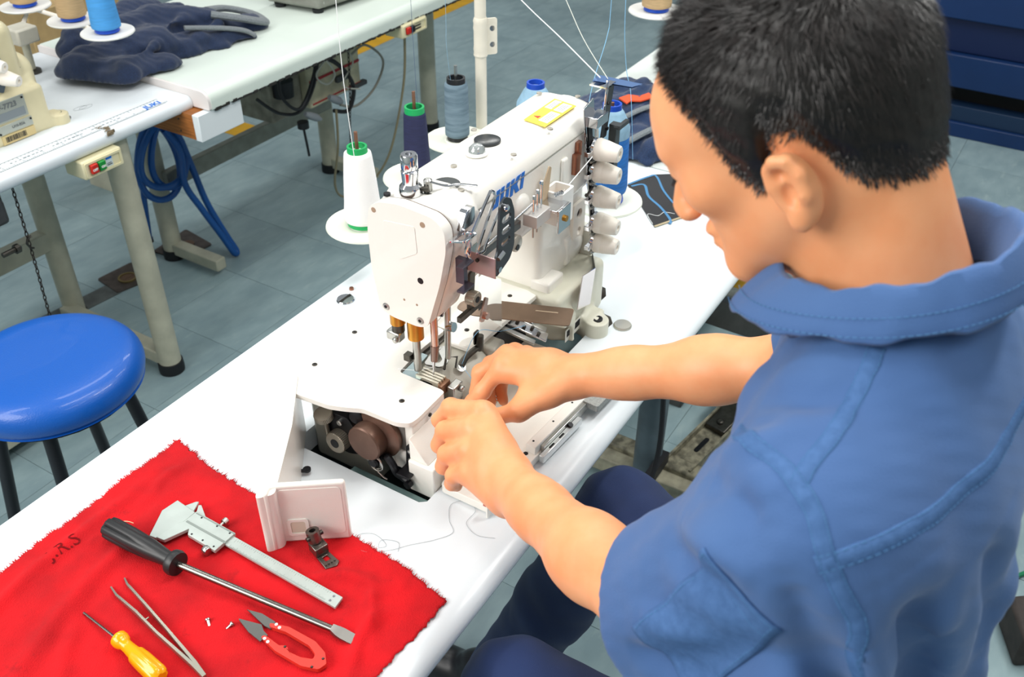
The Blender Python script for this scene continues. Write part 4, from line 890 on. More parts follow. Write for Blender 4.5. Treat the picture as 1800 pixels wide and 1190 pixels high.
G().bx(-.4325, -.4285, -1.219, -1.199, .752, .786).out('window_panel', enamel, sm, bevel=.002)
# mechanism at the open end
G().lathe([(.034, 0), (.036, .004), (.036, .010), (.033, .012)], (-.430, -1.180, .805), (-1, 0, 0), 40).out('bronze_flange', bronze, sm)
G().lathe([(.0255, 0), (.0265, .004), (.0265, .018), (.025, .020), (.001, .0205)], (-.442, -1.172, .800), (-1, 0, 0), 40).out('bronze_disc', bronze, sm, 30)
def knurl(o, d, r, h, n=40, name='knurled_knob', m=None, hole_=True):
    v = []; f = []; R = frame(d); N = n*2; prof = [(r*.93, 0), (r, .001), (r, h-.001), (r*.93, h)]
    for q, (rr, hh) in enumerate(prof):
        for i in range(N):
            a = 2*PI*i/N; k = rr*(1 if i % 2 else .965); v.append(Vector(o)+R @ Vector((k*math.cos(a), k*math.sin(a), hh)))
    for j in range(3):
        for i in range(N): f.append((j*N+i, j*N+(i+1) % N, (j+1)*N+(i+1) % N, (j+1)*N+i))
    f += [tuple(range(N-1, -1, -1)), tuple(3*N+i for i in range(N))]
    o_ = G().add(v, f).out(name, m or mat('knob_nickel', '#a89f90', .35, .7), sm, 25)
    if hole_: G().lathe([(r*.42, 0), (r*.42, .0006)], Vector(o)+Vector(d).normalized()*h, d, 16).out('knob_socket', blackm, o_)
    return o_
knurl((-.452, -1.098, .806), (-.25, .0, 1), .0135, .011, hole_=False); G().cyl((-.449, -1.099, .752), (-.452, -1.098, .806), .0035, n=10).out('thumb_stem', mat('knob_nickel', ''), sm)
knurl((-.447, -1.120, .776), (-1, 0, .05), .0165, .015)
blk = G()
G().slab(rpoly([(-1.085, .80), (-1.10, .815), (-1.135, .818), (-1.155, .79), (-1.165, .765), (-1.13, .752), (-1.10, .755)], .006), -.447, -.432, M=XM(0)).out('black_linkage', blackm, sm, bevel=.002)
G().lathe([(.010, 0), (.010, .010), (.006, .012)], (-.435, -1.146, .822), (-1, -.2, .2), 14).out('black_cam', blackm, sm)
for y, z in ((-1.122, .806), (-1.143, .797), (-1.150, .785)): G().lathe([(.0045, 0), (.0045, .004), (.003, .005)], (-.447, y, z), (-1, 0, 0), 10).out('linkage_screw', steel, sm)
sp = []
for i in range(90): a = i*.42; sp.append((-.446-i*.00013+.0, -1.170-i*.00022+.0115*math.cos(a), .771+.0115*math.sin(a)))
G().tube([(x-.002, y, z) for x, y, z in sp], .0013, 6).tube([(-.458, -1.178, .765), (-.459, -1.20, .752), (-.458, -1.205, .750)], .0013, 6).out('coil_spring', steel, sm)
G().lathe([(.0075, 0), (.0075, .030), (.005, .032)], (-.430, -1.178, .770), (-1, -.2, 0), 16).out('spring_post', blackm, sm)
G().tube(spline([(-.445, -1.195, .775), (-.450, -1.203, .782), (-.452, -1.212, .775), (-.450, -1.215, .762), (-.447, -1.222, .755), (-.447, -1.232, .752)], 5), .0055, 8).out('black_lever', blackm, sm)
G().lathe([(.0055, 0), (.0055, .008)], (-.448, -1.236, .752), (-1, 0, 0), 12).out('lever_eye', blackm, sm)
G().slab(rpoly([(-1.224, .806), (-1.238, .806), (-1.240, .766), (-1.222, .766)], .006), -.4365, -.432, M=XM(0)).bx(-.456, -.432, -1.240, -1.220, .764, .7675).out('black_bracket', blackm, sm, bevel=.001)
for z in (.797, .782): G().lathe([(.0035, 0), (.0035, .003), (.002, .0035)], (-.4365, -1.231, z), (-1, 0, 0), 10).out('bracket_screw', steel, sm)
G().lathe([(.012, 0), (.012, .008)], (-.430, -1.075, .828), (-1, 0, 0), 18).out('black_plug', blackm, sm)
G().slab([(-1.14, .715), (-1.27, .715), (-1.27, .735), (-1.14, .735)], -.468, -.450, M=XM(0)).out('rest_pad', mat('pad_grey', '#6f8a88', .5), sm)
# needle opening: throat area
G().bx(-.357, -.235, -1.160, -1.1, .80, .8385).out('throat_block', darksteel, sm)
G().slab([(-.354, -1.1575), (-.300, -1.1535), (-.300, -1.164), (-.335, -1.168), (-.337, -1.186), (-.352, -1.188)], .8385, .8425).out('throat_plate', mat('throat_steel', '#9fb0b2', .3, .8), sm, bevel=.0006)
for k in range(4):
    G().bx(-.349+k*.0055, -.3455+k*.0055, -1.216, -1.178, .838, .846).out('feed_dog', mat('feed_nickel', '#d8d2c0', .35, .6), sm, bevel=.0006)
G().bx(-.349, -.329, -1.206, -1.19, .834, .841).out('needle_well', blackm, sm)
G().bx(-.349, -.329, -1.222, -1.216, .826, .8415).out('feed_bar', mat('feed_bar', '#a07860', .35, .7), sm)
G().slab(rpoly([(-.322, -1.172), (-.285, -1.165), (-.268, -1.175), (-.300, -1.200), (-.316, -1.198)], .006), .842, .8445, [rpoly([(-.312, -1.177), (-.286, -1.172), (-.300, -1.189), (-.310, -1.19)], .004)]).out('slide_plate', steel, sm, bevel=.0005)
G().tube([(-.318, -1.205, .845), (-.300, -1.196, .852), (-.292, -1.209, .852), (-.306, -1.216, .845)], .0018, 6).out('looper_guard', darksteel, sm)
G().bx(-.34, -.318, -1.236, -1.224, .80, .838).lathe([(.0045, 0), (.0045, .006)], (-.325, -1.236, .83), (0, -1, 0), 10).out('finger_guard', steel, sm, bevel=.0015)
# bars coming out of the head
G().cyl((-.342, -1.178, .962), (-.342, -1.178, .905), .0112, n=24).out('brass_bushing', brass, sm); G().cyl((-.342, -1.178, .906), (-.342, -1.178, .850), .0056, n=16).out('presser_bar', steel, sm)
G().cyl((-.346, -1.152, .962), (-.346, -1.152, .922), .0105, n=24).out('brass_bushing', brass, sm); G().cyl((-.346, -1.152, .923), (-.346, -1.152, .909), .0088, n=18).out('bushing_nut', darksteel, sm)
G().bx(-.356, -.342, -1.160, -1.138, .896, .910).lathe([(.0045, 0), (.0045, .006)], (-.356, -1.156, .902), (-1, 0, 0), 10).out('bar_clamp', steel, sm, bevel=.002)
G().cyl((-.330, -1.200, .962), (-.330, -1.200, .890), .0052, n=16).out('needle_bar', mat('bar_rose', '#c9a79a', .2, .9), sm)
G().cyl((-.330, -1.200, .892), (-.333, -1.200, .868), .0062, .0050, 12).out('needle_clamp', mat('clamp_rose', '#8d766d', .3, .8), sm)
for dx in (-.0045, 0, .0045): G().cyl((-.333+dx, -1.200+dx*.5, .870), (-.337+dx*1.2, -1.200+dx*.5, .838), .0008, .0004, 6).out('needle', chrome, sm)
G().lathe([(.004, 0), (.004, .005)], (-.326, -1.207, .945), (.3, -1, 0), 10).out('clamp_screw', blackm, sm)
G().cyl((-.306, -1.206, .955), (-.309, -1.206, .860), .0048, .0040, 14).out('spreader_bar', steel, sm)
G().lathe([(.007, 0), (.007, .010)], (-.306, -1.206, .912), (0, -1, .2), 12).out('spreader_clamp', chrome, sm)
G().bx(-.352, -.342, -1.172, -1.162, .866, .876).out('bar_stop', darksteel, sm)
G().tube([(-.352, -1.150, .846), (-.343, -1.176, .848), (-.338, -1.20, .86), (-.328, -1.203, .93), (-.322, -1.238, .985), (-.325, -1.252, 1.03), (-.333, -1.256, 1.09)], .0004, 4).out('needle_thread', wth, sm)
# cylinder casing and looper area
v = []
cy = [(-1.150, .8365), (-1.188, .8365)]+[(-1.188-.062*math.sin(a), .7745+.062*math.cos(a)) for a in [PI/2*i/9 for i in range(1, 10)]]+[(-1.250, .752), (-1.150, .752)]
G().slab(cy, -.322, -.236, M=XM(0)).out('looper_casing', greycast, sm, 40, bevel=.003)
G().bx(-.236, -.205, -1.235, -1.16, .752, .838).out('casing_end', greycast, sm, bevel=.004)
G().tube(spline([(-.292, -1.215, .838), (-.278, -1.213, .842), (-.262, -1.216, .846), (-.250, -1.219, .848)], 5), .0055, 8, flat=.6).cyl((-.250, -1.219, .842), (-.248, -1.219, .866), .0055, n=10).out('thread_lever', darksteel, sm)
G().slab(rpoly([(-.255, .85), (-.243, .85), (-.243, .872), (-.255, .872)], .003), 0, .002, M=YM(-1.212)).out('lever_plate', darksteel, sm)
G().lathe([(.0075, 0), (.0075, .002), (.0035, .0025), (.0035, .0028)], (-.293, -1.215, .836), (-.1, -.5, 1), 16).out('thread_eyelet', steel, sm)
G().tube(spline([(-.293, -1.217, .840), (-.295, -1.235, .825), (-.298, -1.252, .80), (-.305, -1.262, .775)], 6), .0005, 4).tube(spline([(-.292, -1.216, .84), (-.25, -1.216, .872), (-.20, -1.222, .845), (-.15, -1.235, .83)], 6), .0005, 4).out('looper_thread', bth, sm)
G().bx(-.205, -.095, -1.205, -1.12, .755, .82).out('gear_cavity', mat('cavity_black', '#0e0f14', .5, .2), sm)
M = MX((-.160, -1.190, .838), (.25, -.75, -.30), (.8, .3, 0))
G().bx(0, .085, -.010, .010, 0, .003, M).out('looper_plate', chrome, sm, bevel=.0008)
G().bx(.005, .08, .014, .026, -.004, .001, M).out('looper_plate', steel, sm, bevel=.0008)
G().bx(0, .07, -.026, -.016, -.003, .001, M).out('looper_plate', steel, sm, bevel=.0008)
g = G()
for k in range(6): G().lathe([(.003, 0), (.003, .004), (.0015, .005)], M @ Vector((.01+k*.012, .004*(-1)**k, .003)), M.to_3x3() @ Vector((0, 0, 1)), 8).out('looper_screw', darksteel, sm)
for k in range(4): G().cyl(M @ Vector((.015+k*.013, .020, 0)), M @ Vector((.025+k*.012, .036, .012)), .0035, n=10).out('tension_post', chrome, sm)
G().bx(-.357, -.095, -1.276, -1.20, .748, .758).out('looper_floor', mat('floor_cream', '#e9ddd0', .4), sm)
# right base with mounting ear
s = SDF((-.13, -1.31, .735), (.085, -1.03, .86), .0018)
s.box((-.012, -1.160, .800), (.078, .100, .046), .010, .001); s.box((-.07, -1.252, .785), (.02, .02, .032), .006, .012)
s.op((-.03, -1.31, .74), (.02, -1.26, .775), lambda x, y, z: np.maximum(np.sqrt((x+.006)**2+(y+1.286)**2)-.020, np.abs(z-.757)-.018), .012)
s.box((.006, -1.262, .757), (.022, .022, .018), .004, .012)
s.box((.05, -1.235, .79), (.02, .02, .05), .008, .012)
s.cone((-.125, -1.20, .768), (-.085, -1.262, .768), .030, .030, .008, 's')
V, F = s.mesh(1); npmesh('base_casting', V, F, mat('base_enamel', '#dddccb', .35, var=.05, vscale=20), sm)
G().lathe([(.009, 0), (.009, .002), (.005, .0025), (.005, .001)], (-.006, -1.287, .7752), n=18).out('mount_bolt', blackm, sm)
bar = G().bx(-.068, -.010, -1.2625, -1.2615, .757, .780).out('barcode_label', mat('label_paper', '#e8e6dc', .5), sm)
g = G(); x = -.064
while x < -.022: w_ = random.choice((.0006, .001, .0016)); g.bx(x, x+w_, -1.2630, -1.2624, .765, .777); x += w_+random.choice((.0006, .001))
tag(g.out('barcode_bars', black_ink, bar, 0), kind='stuff')
# side panel on the right end, with screws
G().bx(.058, .0705, -1.236, -1.15, .79, .90).out('end_panel', mat('panel_pale', '#e6e6dc', .35), sm, bevel=.002)
for z in (.885, .855, .815): screw(.063, -1.2365, z, .003, d=(0, -1, 0), m=blackm)
# plate with two finger holes
G().slab(rpoly([(.020, .880), (.060, .880), (.060, .950), (.020, .950)], .006), 0, .006, [circ(.040, .930, .0085), circ(.041, .898, .0068)], YM(-1.2155)).out('two_hole_plate', plas, sm, bevel=.001)
for x, z, r in ((.040, .930, .0085), (.041, .898, .0068)): G().lathe([(r, 0), (r, .0005)], (x, -1.2158, z), (0, -1, 0), 18).out('plate_hole', blackm, sm)
# chrome eyelet guard
G().slab([(-.040, .872), (.015, .856), (.000, .796), (-.056, .818)], 0, .0015, M=MX((0, -1.268, 0), (1, .10, 0), (0, .0, 1))).out('eyelet_guard', mat('guard_bright', '#e4dbd9', .18, .8), sm)
G().add([(.015, -1.2675, .856), (.060, -1.238, .858), (.060, -1.238, .800), (.000, -1.268, .796)], [(0, 1, 2, 3), (3, 2, 1, 0)]).out('guard_side', mat('guard_dark', '#56616b', .25, .8), sm)
G().bx(-.078, -.03, -1.235, -1.20, .838, .862).out('base_pad', enamel, sm, bevel=.004)
# swung-out brown guard plate
M = MX((-.205, -1.187, .8785), (.05, -.125, 0), (.125, .05, 0))
G().slab(rpoly([(-.030, -.010), (-.004, -.024), (.138, -.026), (.140, .018), (-.004, .020), (-.026, .008)], .006, 3), 0, .0016, M=M).out('needle_guard_plate', brownm, sm)
G().bx(.085, .118, .002, .0045, .0016, .0020, M).out('guard_slot', mat('slot_tan', '#b9a48c', .4), sm)
# opened front cover lying towards the operator with its rail
G().slab(rpoly([(-.440, -1.279), (-.440, -1.357), (-.145, -1.366), (-.125, -1.279)], .008), .7515, .764).out('front_cover', enamel, sm, bevel=.003)
G().bx(-.448, -.398, -1.3595, -1.3565, .7510, .7740).out('cover_lip', enamel, sm, bevel=.001)
G().bx(-.448, -.398, -1.3565, -1.3525, .7715, .7740).out('lip_edge', mat('lip_red', '#c76a58', .4), sm)
M = MX((-.325, -1.352, .764), (1, -.06, 0), (.06, 1, 0))
G().bx(0, .215, -.006, .010, 0, .014, M).out('cover_rail', enamel, sm, bevel=.001)
G().bx(.012, .20, -.012, -.006, -.004, .010, M).out('steel_rail', steel, sm, bevel=.001)
G().bx(0, .10, -.020, -.012, -.008, .004, M).out('rail_plate', mat('rail_zinc', '#d5d9da', .3, .6), sm, bevel=.001)
G().slab(rpoly([(.125, -.030), (.245, -.030), (.255, .012), (.125, .012)], .004), .002, .012, M=M).out('rail_bracket', mat('bracket_sparkle', '#a9aba8', .5, .3, var=.2, vscale=400), sm, bevel=.002)
for x in (.165, .180): G().slab(rrect(x, x+.007, -.022, -.006, .0033), .012, .0128, M=M).out('bracket_slot', blackm, sm)
for x in (.02, .045): G().slab(rrect(x, x+.012, -.0175, -.0145, .0014), .004, .0046, M=M).out('rail_slot', blackm, sm)
for x in (.01, .06, .11): G().lathe([(.0016, 0), (.0016, .0004)], M @ Vector((x, .004, .014)), n=8).out('rail_hole', blackm, sm)
G().lathe([(.0042, 0), (.0042, .004)], M @ Vector((.075, -.014, .004)), (0, -.5, 1), 8).lathe([(.0035, 0), (.0035, .0006)], (-.329, -1.345, .764), n=8).out('rail_knob', blackm, sm)
# end cover swung out to the left: long wing and short wing, with hand grip and latch
ec = G(); d = Vector((-.172, -.118)).normalized(); n2 = Vector((-d.y, d.x)); h0 = Vector((-.455, -1.036)); h1 = h0+d*.207
def q2(a, b): p = h0+d*a+n2*b; return (p.x, p.y)
G().slab(rpoly([q2(-.012, .016), q2(.09, .022), q2(.215, .018), q2(.222, -.004), q2(.10, -.004), q2(-.012, .0)][::-1], .006), .7508, .846).out('end_cover', enamel, sm, bevel=.006, seg=3)
e0 = Vector(q2(.216, .012)); ed = Vector((.060, -.080)).normalized(); en = Vector((-ed.y, ed.x))
def q3(a, b): p = e0+ed*a+en*b; return (p.x, p.y)
wing = G().slab([q3(-.006, .018), q3(.088, .018), q3(.088, .010), q3(.0, .010), q3(-.002, -.004), q3(-.010, -.002)], .7508, .850).out('cover_wing', enamel, sm, bevel=.005, seg=3)
wing.data.name = 'cover_wing'
Mw = MX((*q3(0, .0100), .7508), (ed.x, ed.y, 0), (0, 0, 1))
G().slab([q_ for q_ in rrect(.006, .082, .012, .092, .006)], -.0005, .0006, M=Mw).out('wing_inset', enamel, sm, bevel=.002)
G().slab(rrect(.012, .038, .014, .042, .004), .0004, .0020, [rrect(.016, .034, .018, .038, .003)], Mw).out('hand_grip', enamel, sm, bevel=.0008)
G().slab(rrect(.016, .034, .018, .038, .003), .0002, .0012, M=Mw).out('grip_recess', mat('grip_shade', '#d8d2c0', .4), sm)
G().tube([(-.527, -1.080, .757), (-.519, -1.095, .757), (-.513, -1.100, .757), (-.509, -1.106, .757)], .0032, 8, flat=.6).lathe([(.0055, 0), (.0055, .003)], (-.506, -1.106, .7556), n=12).out('latch_hook', blackm, sm)
# ---------------------------------------------------------------- details on the arm
# logo
def letter(P, nm): return G().slab(P, 0, .0007, M=YM(-1.2382)).out(nm, blue_ink, sm, 0)
def sh(P, x0, z0, k=.0225, wx=1.06): return [(x0+(a+.22*b)*k*wx, z0+b*k) for a, b in P]
J = [(0, 0), (.80, 0), (.80, 1), (.48, 1), (.48, .26), (.30, .26), (.30, .42), (0, .42)]
Uu = [(0, 0), (.86, 0), (.86, 1), (.56, 1), (.56, .26), (.30, .26), (.30, 1), (0, 1)]
K = [(0, 0), (.30, 0), (.30, .36), (.38, .36), (.62, 0), (1.0, 0), (.66, .51), (.98, 1), (.60, 1), (.38, .64), (.30, .64), (.30, 1), (0, 1)]
Ii = [(0, 0), (.30, 0), (.30, 1), (0, 1)]
x = -.249
for P, wd, nm in ((J, .98, 'letter_j'), (Uu, 1.06, 'letter_u'), (K, 1.10, 'letter_k'), (Ii, .4, 'letter_i')): letter(sh(P, x, 1.0700), nm); x += wd*.0235
# sticker on top
tz = 1.1152
stk = G().slab([(-.064, -1.177), (.027, -1.176), (.020, -1.2165), (-.070, -1.2155)], tz-.0004, tz+.0003).out('warning_sticker', mat('sticker_yellow', '#f2d84a', .45), sm, 0)
for P in ([(-.055, -1.196), (-.018, -1.196), (-.020, -1.212), (-.058, -1.212)], [(-.012, -1.196), (.018, -1.196), (.016, -1.212), (-.014, -1.212)], [(-.010, -1.180), (.022, -1.180), (.021, -1.192), (-.011, -1.192)]):
    pn = G().slab(P, tz+.0003, tz+.0006).out('sticker_panel', whitep, stk, 0); g = G()
    (xa, ya), (xb, _), (_, yb) = P[0], P[1], P[2]
    for k in range(3): g.bx(xa+.003, xb-.004-.004*random.random(), ya-.004-k*.0035-.0007, ya-.004-k*.0035+.0003, tz+.0006, tz+.0007)
    tag(g.out('panel_text', grey_ink, pn, 0), kind='stuff')
G().slab([(-.050, -1.192), (-.040, -1.192), (-.045, -1.182)], tz+.0003, tz+.0005).out('warning_triangle', mat('warn_red', '#d9432f', .5), stk, 0)
for x, y in ((-.070, -1.224), (.055, -1.20), (-.168, -1.224), (-.238, -1.176), (-.289, -1.222), (-.13, -1.136), (.035, -1.145)): G().lathe([(.0042, -.001), (.0042, .0006), (.003, .0010)], (x, y, 1.1148), n=14).out('cover_screw', mat('screw_grey', '#b1aca2', .4, .6), sm)
# oil window, black plug, regulator, tension stud, thread hole
ow = G().lathe([(.0155, 0), (.0155, .002), (.0125, .003)], (-.191, -1.181, 1.1148), n=28).out('oil_window', whitep, sm)
G().lathe([(.0120, .002), (.0115, .007), (.0075, .0115), (.001, .0125)], (-.191, -1.181, 1.1148), n=10).out('window_dome', mat('clear_dome', '#c9cfce', .08, .6), ow)
G().lathe([(.0185, -.002), (.0185, .0016), (.017, .0020), (.001, .0018)], (-.150, -1.171, 1.1148), n=32).out('black_plug', mat('plug_smoke', '#2c3032', .2), sm)
rg = G().lathe([(.0145, 0), (.0150, .004), (.0140, .010), (.0100, .014), (.0105, .024), (.0110, .030), (.0085, .032)], (-.328, -1.174, 1.1145), n=28).out('pressure_regulator', chrome, sm)
G().lathe([(.0092, .032), (.0105, .034), (.0105, .050), (.0095, .052), (.004, .052), (.004, .046), (.0005, .046)], (-.328, -1.174, 1.1145), n=28).out('regulator_cap', chrome, rg)
G().lathe([(.0032, 0), (.0032, .010), (.0045, .010), (.0045, .014)], (-.324, -1.182, 1.120), (.35, -.8, .1), 10).out('regulator_screw', darksteel, sm)
G().lathe([(.0105, 0), (.0105, .0015)], (-.314, -1.190, 1.1145), n=20).lathe([(.0055, .001), (.0055, .016), (.003, .018)], (-.314, -1.190, 1.1145), n=16).out('lift_stud', steel, sm)
G().lathe([(.0045, 0), (.0045, .003)], (-.345, -1.150, 1.112), n=12).out('top_plug', blackm, sm)
G().lathe([(.0175, 0), (.0175, .0006)], (-.285, -1.197, 1.1146), n=28).out('thread_opening', mat('opening_dark', '#3a3f40', .3, .5), sm)
G().tube(spline([(-.316, -1.196, 1.130), (-.300, -1.206, 1.121), (-.285, -1.216, 1.119), (-.268, -1.232, 1.114)], 5), .0028, 8, flat=.5).out('take_up_lever', chrome, sm)
# chrome thread guide on the head
G().slab(rpoly([(-.340, 1.088), (-.308, 1.088), (-.308, 1.111), (-.326, 1.111)], .004), .0, .010, M=YM(-1.2445)).out('guide_block', chrome, sm, bevel=.002)
G().slab(rpoly([(-.360, -1.250), (-.330, -1.250), (-.322, -1.268), (-.350, -1.268)], .004), 1.083, 1.0855, [rpoly([(-.354, -1.254), (-.334, -1.254), (-.328, -1.264), (-.348, -1.264)], .003)]).out('guide_frame', chrome, sm, bevel=.0005)
G().tube([(-.330, -1.260, 1.084), (-.330, -1.262, 1.068), (-.330, -1.260, 1.052), (-.326, -1.254, 1.050), (-.323, -1.252, 1.068), (-.324, -1.252, 1.083)], .0014, 6).out('guide_loop', chrome, sm)
# zigzag take-up wire
WR = [(-.300, 1.050), (-.330, 1.048), (-.338, 1.056), (-.300, 1.112), (-.290, 1.121), (-.279, 1.112), (-.305, 1.050), (-.302, 1.040), (-.293, 1.044), (-.272, 1.092), (-.264, 1.098), (-.258, 1.090), (-.278, 1.035)]
WR = [(-.330, 1.048), (-.3405, 1.062), (-.338, 1.072), (-.2920, 1.117), (-.2835, 1.122), (-.277, 1.115), (-.279, 1.106), (-.315, 1.058), (-.313, 1.049), (-.302, 1.047), (-.297, 1.055), (-.262, 1.091), (-.253, 1.092), (-.250, 1.083), (-.266, 1.045)]
G().tube(spline([(a, -1.263, b) for a, b in WR], 4), .0021, 8).out('take_up_wire', chrome, sm)
# dark slotted guide plate with box bracket
SP = rpoly([(a-.022, b+.009) for a, b in [(-.281, 1.108), (-.270, 1.116), (-.256, 1.108), (-.248, 1.088), (-.248, 1.040), (-.258, 1.024), (-.291, 1.012), (-.291, 1.040), (-.286, 1.048)]], .005)
def slot4(cx, cz): return [(cx+a, cz+b) for a, b in rrect(-.0105, .0105, -.0048, .0048, .0046)]
G().slab(SP, 0, .003, [slot4(-.2885, 1.094), slot4(-.2890, 1.079), slot4(-.2900, 1.063)], YM(-1.285)).out('slotted_plate', mat('slotted_dark', '#3d4247', .35, .5), sm, bevel=.0006)
G().bx(-.3150, -.3130, -1.288, -1.2440, 1.020, 1.049).out('bracket_front', mat('bracket_pink', '#b59d9b', .3, .7), sm, bevel=.0006)
G().bx(-.3150, -.292, -1.2470, -1.2440, 1.020, 1.049).out('bracket_side', steel, sm)
G().lathe([(.0048, 0), (.0048, .004), (.003, .006)], (-.294, -1.288, 1.112), (0, -1, 0), 12).out('plate_screw', chrome, sm); G().lathe([(.0026, 0), (.0026, .002)], (-.3152, -1.262, 1.040), (-1, 0, 0), 10).out('plate_screw', darksteel, sm); G().lathe([(.004, 0), (.004, .002)], (-.306, -1.288, 1.030), (0, -1, 0), 10).out('plate_screw', chrome, sm)
G().tube([(-.310, -1.289, 1.047), (-.298, -1.289, 1.051)], .0035, 8).out('plate_pin', chrome, sm)
G().bx(-.346, -.338, -1.262, -1.25, 1.02, 1.055).bx(-.362, -.338, -1.272, -1.262, 1.018, 1.021).bx(-.362, -.338, -1.272, -1.262, 1.053, 1.055).out('side_guide', mat('guide_dark', '#5b5660', .3, .8), sm)
G().bx(-.300, -.19, -1.250, -1.242, 1.022, 1.034).out('needle_bar_rod', mat('rod_dark', '#6c6a68', .3, .8), sm, bevel=.001)
G().cyl((-.30, -1.262, 1.050), (-.17, -1.256, 1.052), .0016, n=8).out('thread_rod', chrome, sm)
# clear eye guard under the head
G().add([(-.305, -1.255, .955), (-.255, -1.260, .900), (-.250, -1.256, .975), (-.295, -1.250, 1.01)], [(0, 1, 2, 3)]).out('clear_guard', mat('clear_plate', '#eef4f4', .05, trans=.95, ior=1.15), sm)
G().slab(rpoly([(-.310, .955), (-.298, .955), (-.292, 1.008), (-.304, 1.008)], .003), 0, .003, M=YM(-1.240)).bx(-.330, -.280, -1.244, -1.238, .945, .953).out('guard_hinge', darksteel, sm)
knurl((-.305, -1.240, .972), (0, -1, 0), .0105, .014, 30, 'guard_knob', mat('knob_nickel', ''))
G().slab(rpoly([(-.306, .938), (-.297, .934), (-.286, .966), (-.293, .970)], .003), 0, .003, M=YM(-1.256)).lathe([(.005, 0), (.005, .005)], (-.294, -1.258, .942), (0, -1, 0), 10).out('guard_lever', mat('bar_rose', ''), sm)
# small thread guide block with three posts
G().bx(-.186, -.148, -1.272, -1.250, 1.024, 1.042).out('post_block', mat('block_satin', '#d4d0cc', .4, .4), sm, bevel=.001)
for k, (x, hh) in enumerate(((-.178, .030), (-.168, .036), (-.158, .048))):
    G().cyl((x, -1.262, 1.040), (x, -1.262, 1.040+hh*.75), .0016, n=8).lathe([(.0026, 0), (.0028, .003), (.0016, .006)], (x, -1.262, 1.040+hh*.75), n=8).out('guide_post', chrome, sm)
    G().cyl((x, -1.262, 1.024), (x, -1.262, 1.005+k*.004), .0013, n=8).out('guide_needle', steel, sm)
G().bx(-.146, -.112, -1.284, -1.281, 1.000, 1.036).bx(-.148, -.112, -1.281, -1.25, 1.033, 1.036).out('guide_bracket', chrome, sm, bevel=.0006)
G().lathe([(.0045, 0), (.0045, .003)], (-.128, -1.284, 1.018), (0, -1, 0), 10).out('bracket_screw', brass, sm)
G().lathe([(.012, 0), (.012, .016), (.008, .018)], (-.205, -1.238, 1.006), (0, -1, 0), 20).out('needle_cam', mat('cam_nickel', '#c4bdb2', .35, .7), sm)
G().lathe([(.0045, 0), (.0045, .0005)], (-.209, -1.2565, 1.003), (0, -1, 0), 10).out('cam_hole', blackm, sm)
for k in range(4): G().lathe([(.0032, 0), (.0036, .002), (.0022, .004)], (-.135+k*.006, -1.270, 1.052-k*.0015), (.2, -.3, 1), 8).out('spring_washer', chrome, sm)
G().lathe([(.022, 0), (.021, .008), (.016, .012)], (-.172, -1.232, 1.040), (0, -1, 0), 24).out('arm_boss', enamel, sm, 50)
# white oiling box
G().slab(rrect(-.116, -.080, -1.272, -1.240, .004), .993, 1.044, [rrect(-.112, -.084, -1.268, -1.244, .003)]).out('oil_box', whitep, sm, bevel=.001)
G().bx(-.112, -.084, -1.268, -1.244, .995, 1.026).out('oil_box_core', mat('felt_peach', '#e8c3a4', .8), sm)
G().lathe([(.004, 0), (.004, .004)], (-.090, -1.258, 1.028), n=10).out('oil_box_screw', steel, sm)
G().slab(rpoly([(-.135, 1.020), (-.118, 1.020), (-.108, 1.078), (-.114, 1.082), (-.128, 1.060)], .002), 0, .002, M=YM(-1.247)).out('needle_holder', mat('holder_tan', '#c7b193', .5), sm)
G().cyl((-.020, -1.240, 1.030), (-.020, -1.240, 1.062), .0075, n=16).cyl((-.014, -1.240, 1.058), (-.014, -1.240, 1.078), .006, n=14).out('copper_tube', copper, sm)
G().bx(-.062, -.046, -1.243, -1.236, .99, 1.068).out('arm_rib', enamel, sm, bevel=.005); G().bx(.0, .018, -1.222, -1.21, .85, .90).out('column_rib', enamel, sm, bevel=.005)
# tension post plate and five knobs
G().slab(rpoly([(-.012, 1.128), (.018, 1.135), (.062, .866), (.046, .862), (.004, 1.05)], .003), 0, .002, M=YM(-1.2435)).out('tension_plate', chrome, sm, bevel=.0005)
G().slab([(.002, 1.10), (.014, 1.10), (.052, .87), (.045, .87)], 0, .001, M=YM(-1.2460)).out('tension_slot', blackm, sm)
G().bx(.0, .036, -1.262, -1.244, 1.096, 1.112).out('plate_hood', chrome, sm, bevel=.001)
kn = [(.022, 1.0555), (.026, 1.018), (.031, .974), (.037, .925), (.040, .888)]
for i, (x, z) in enumerate(kn):
    t = G().lathe([(.0165, .004), (.0175, .007), (.0165, .016), (.0160, .0165), (.0160, .0185), (.0162, .019), (.0125, .040), (.0110, .0415), (.0050, .0415), (.0050, .038), (.0005, .038)], (x, -1.249, z), (.06, -1, -.02), 28).out('tension_knob', plas, sm, 40)
    G().lathe([(.0150, -.003), (.0165, .0), (.0150, .0035)], (x, -1.249, z), (.06, -1, -.02), 24).out('tension_disc', chrome, sm)
    G().bx(x-.030, x-.012, -1.256, -1.247, z-.003, z+.005).out('thread_hook', chrome, sm, bevel=.001)
    G().cyl((x-.012, -1.25, z-.018), (x+.008, -1.252, z-.020), .002, n=8).out('thread_hook', steel, sm)
G().cyl((-.020, -1.262, 1.0), (.010, -1.255, .996), .0018, n=8).ball((-.021, -1.262, 1.0), .0032, 8).out('thread_pin', darksteel, sm)
G().tube([(-.010, -1.262, 1.0575), (-.090, -1.258, 1.034)], .0009, 6).out('tension_thread', wth, sm)
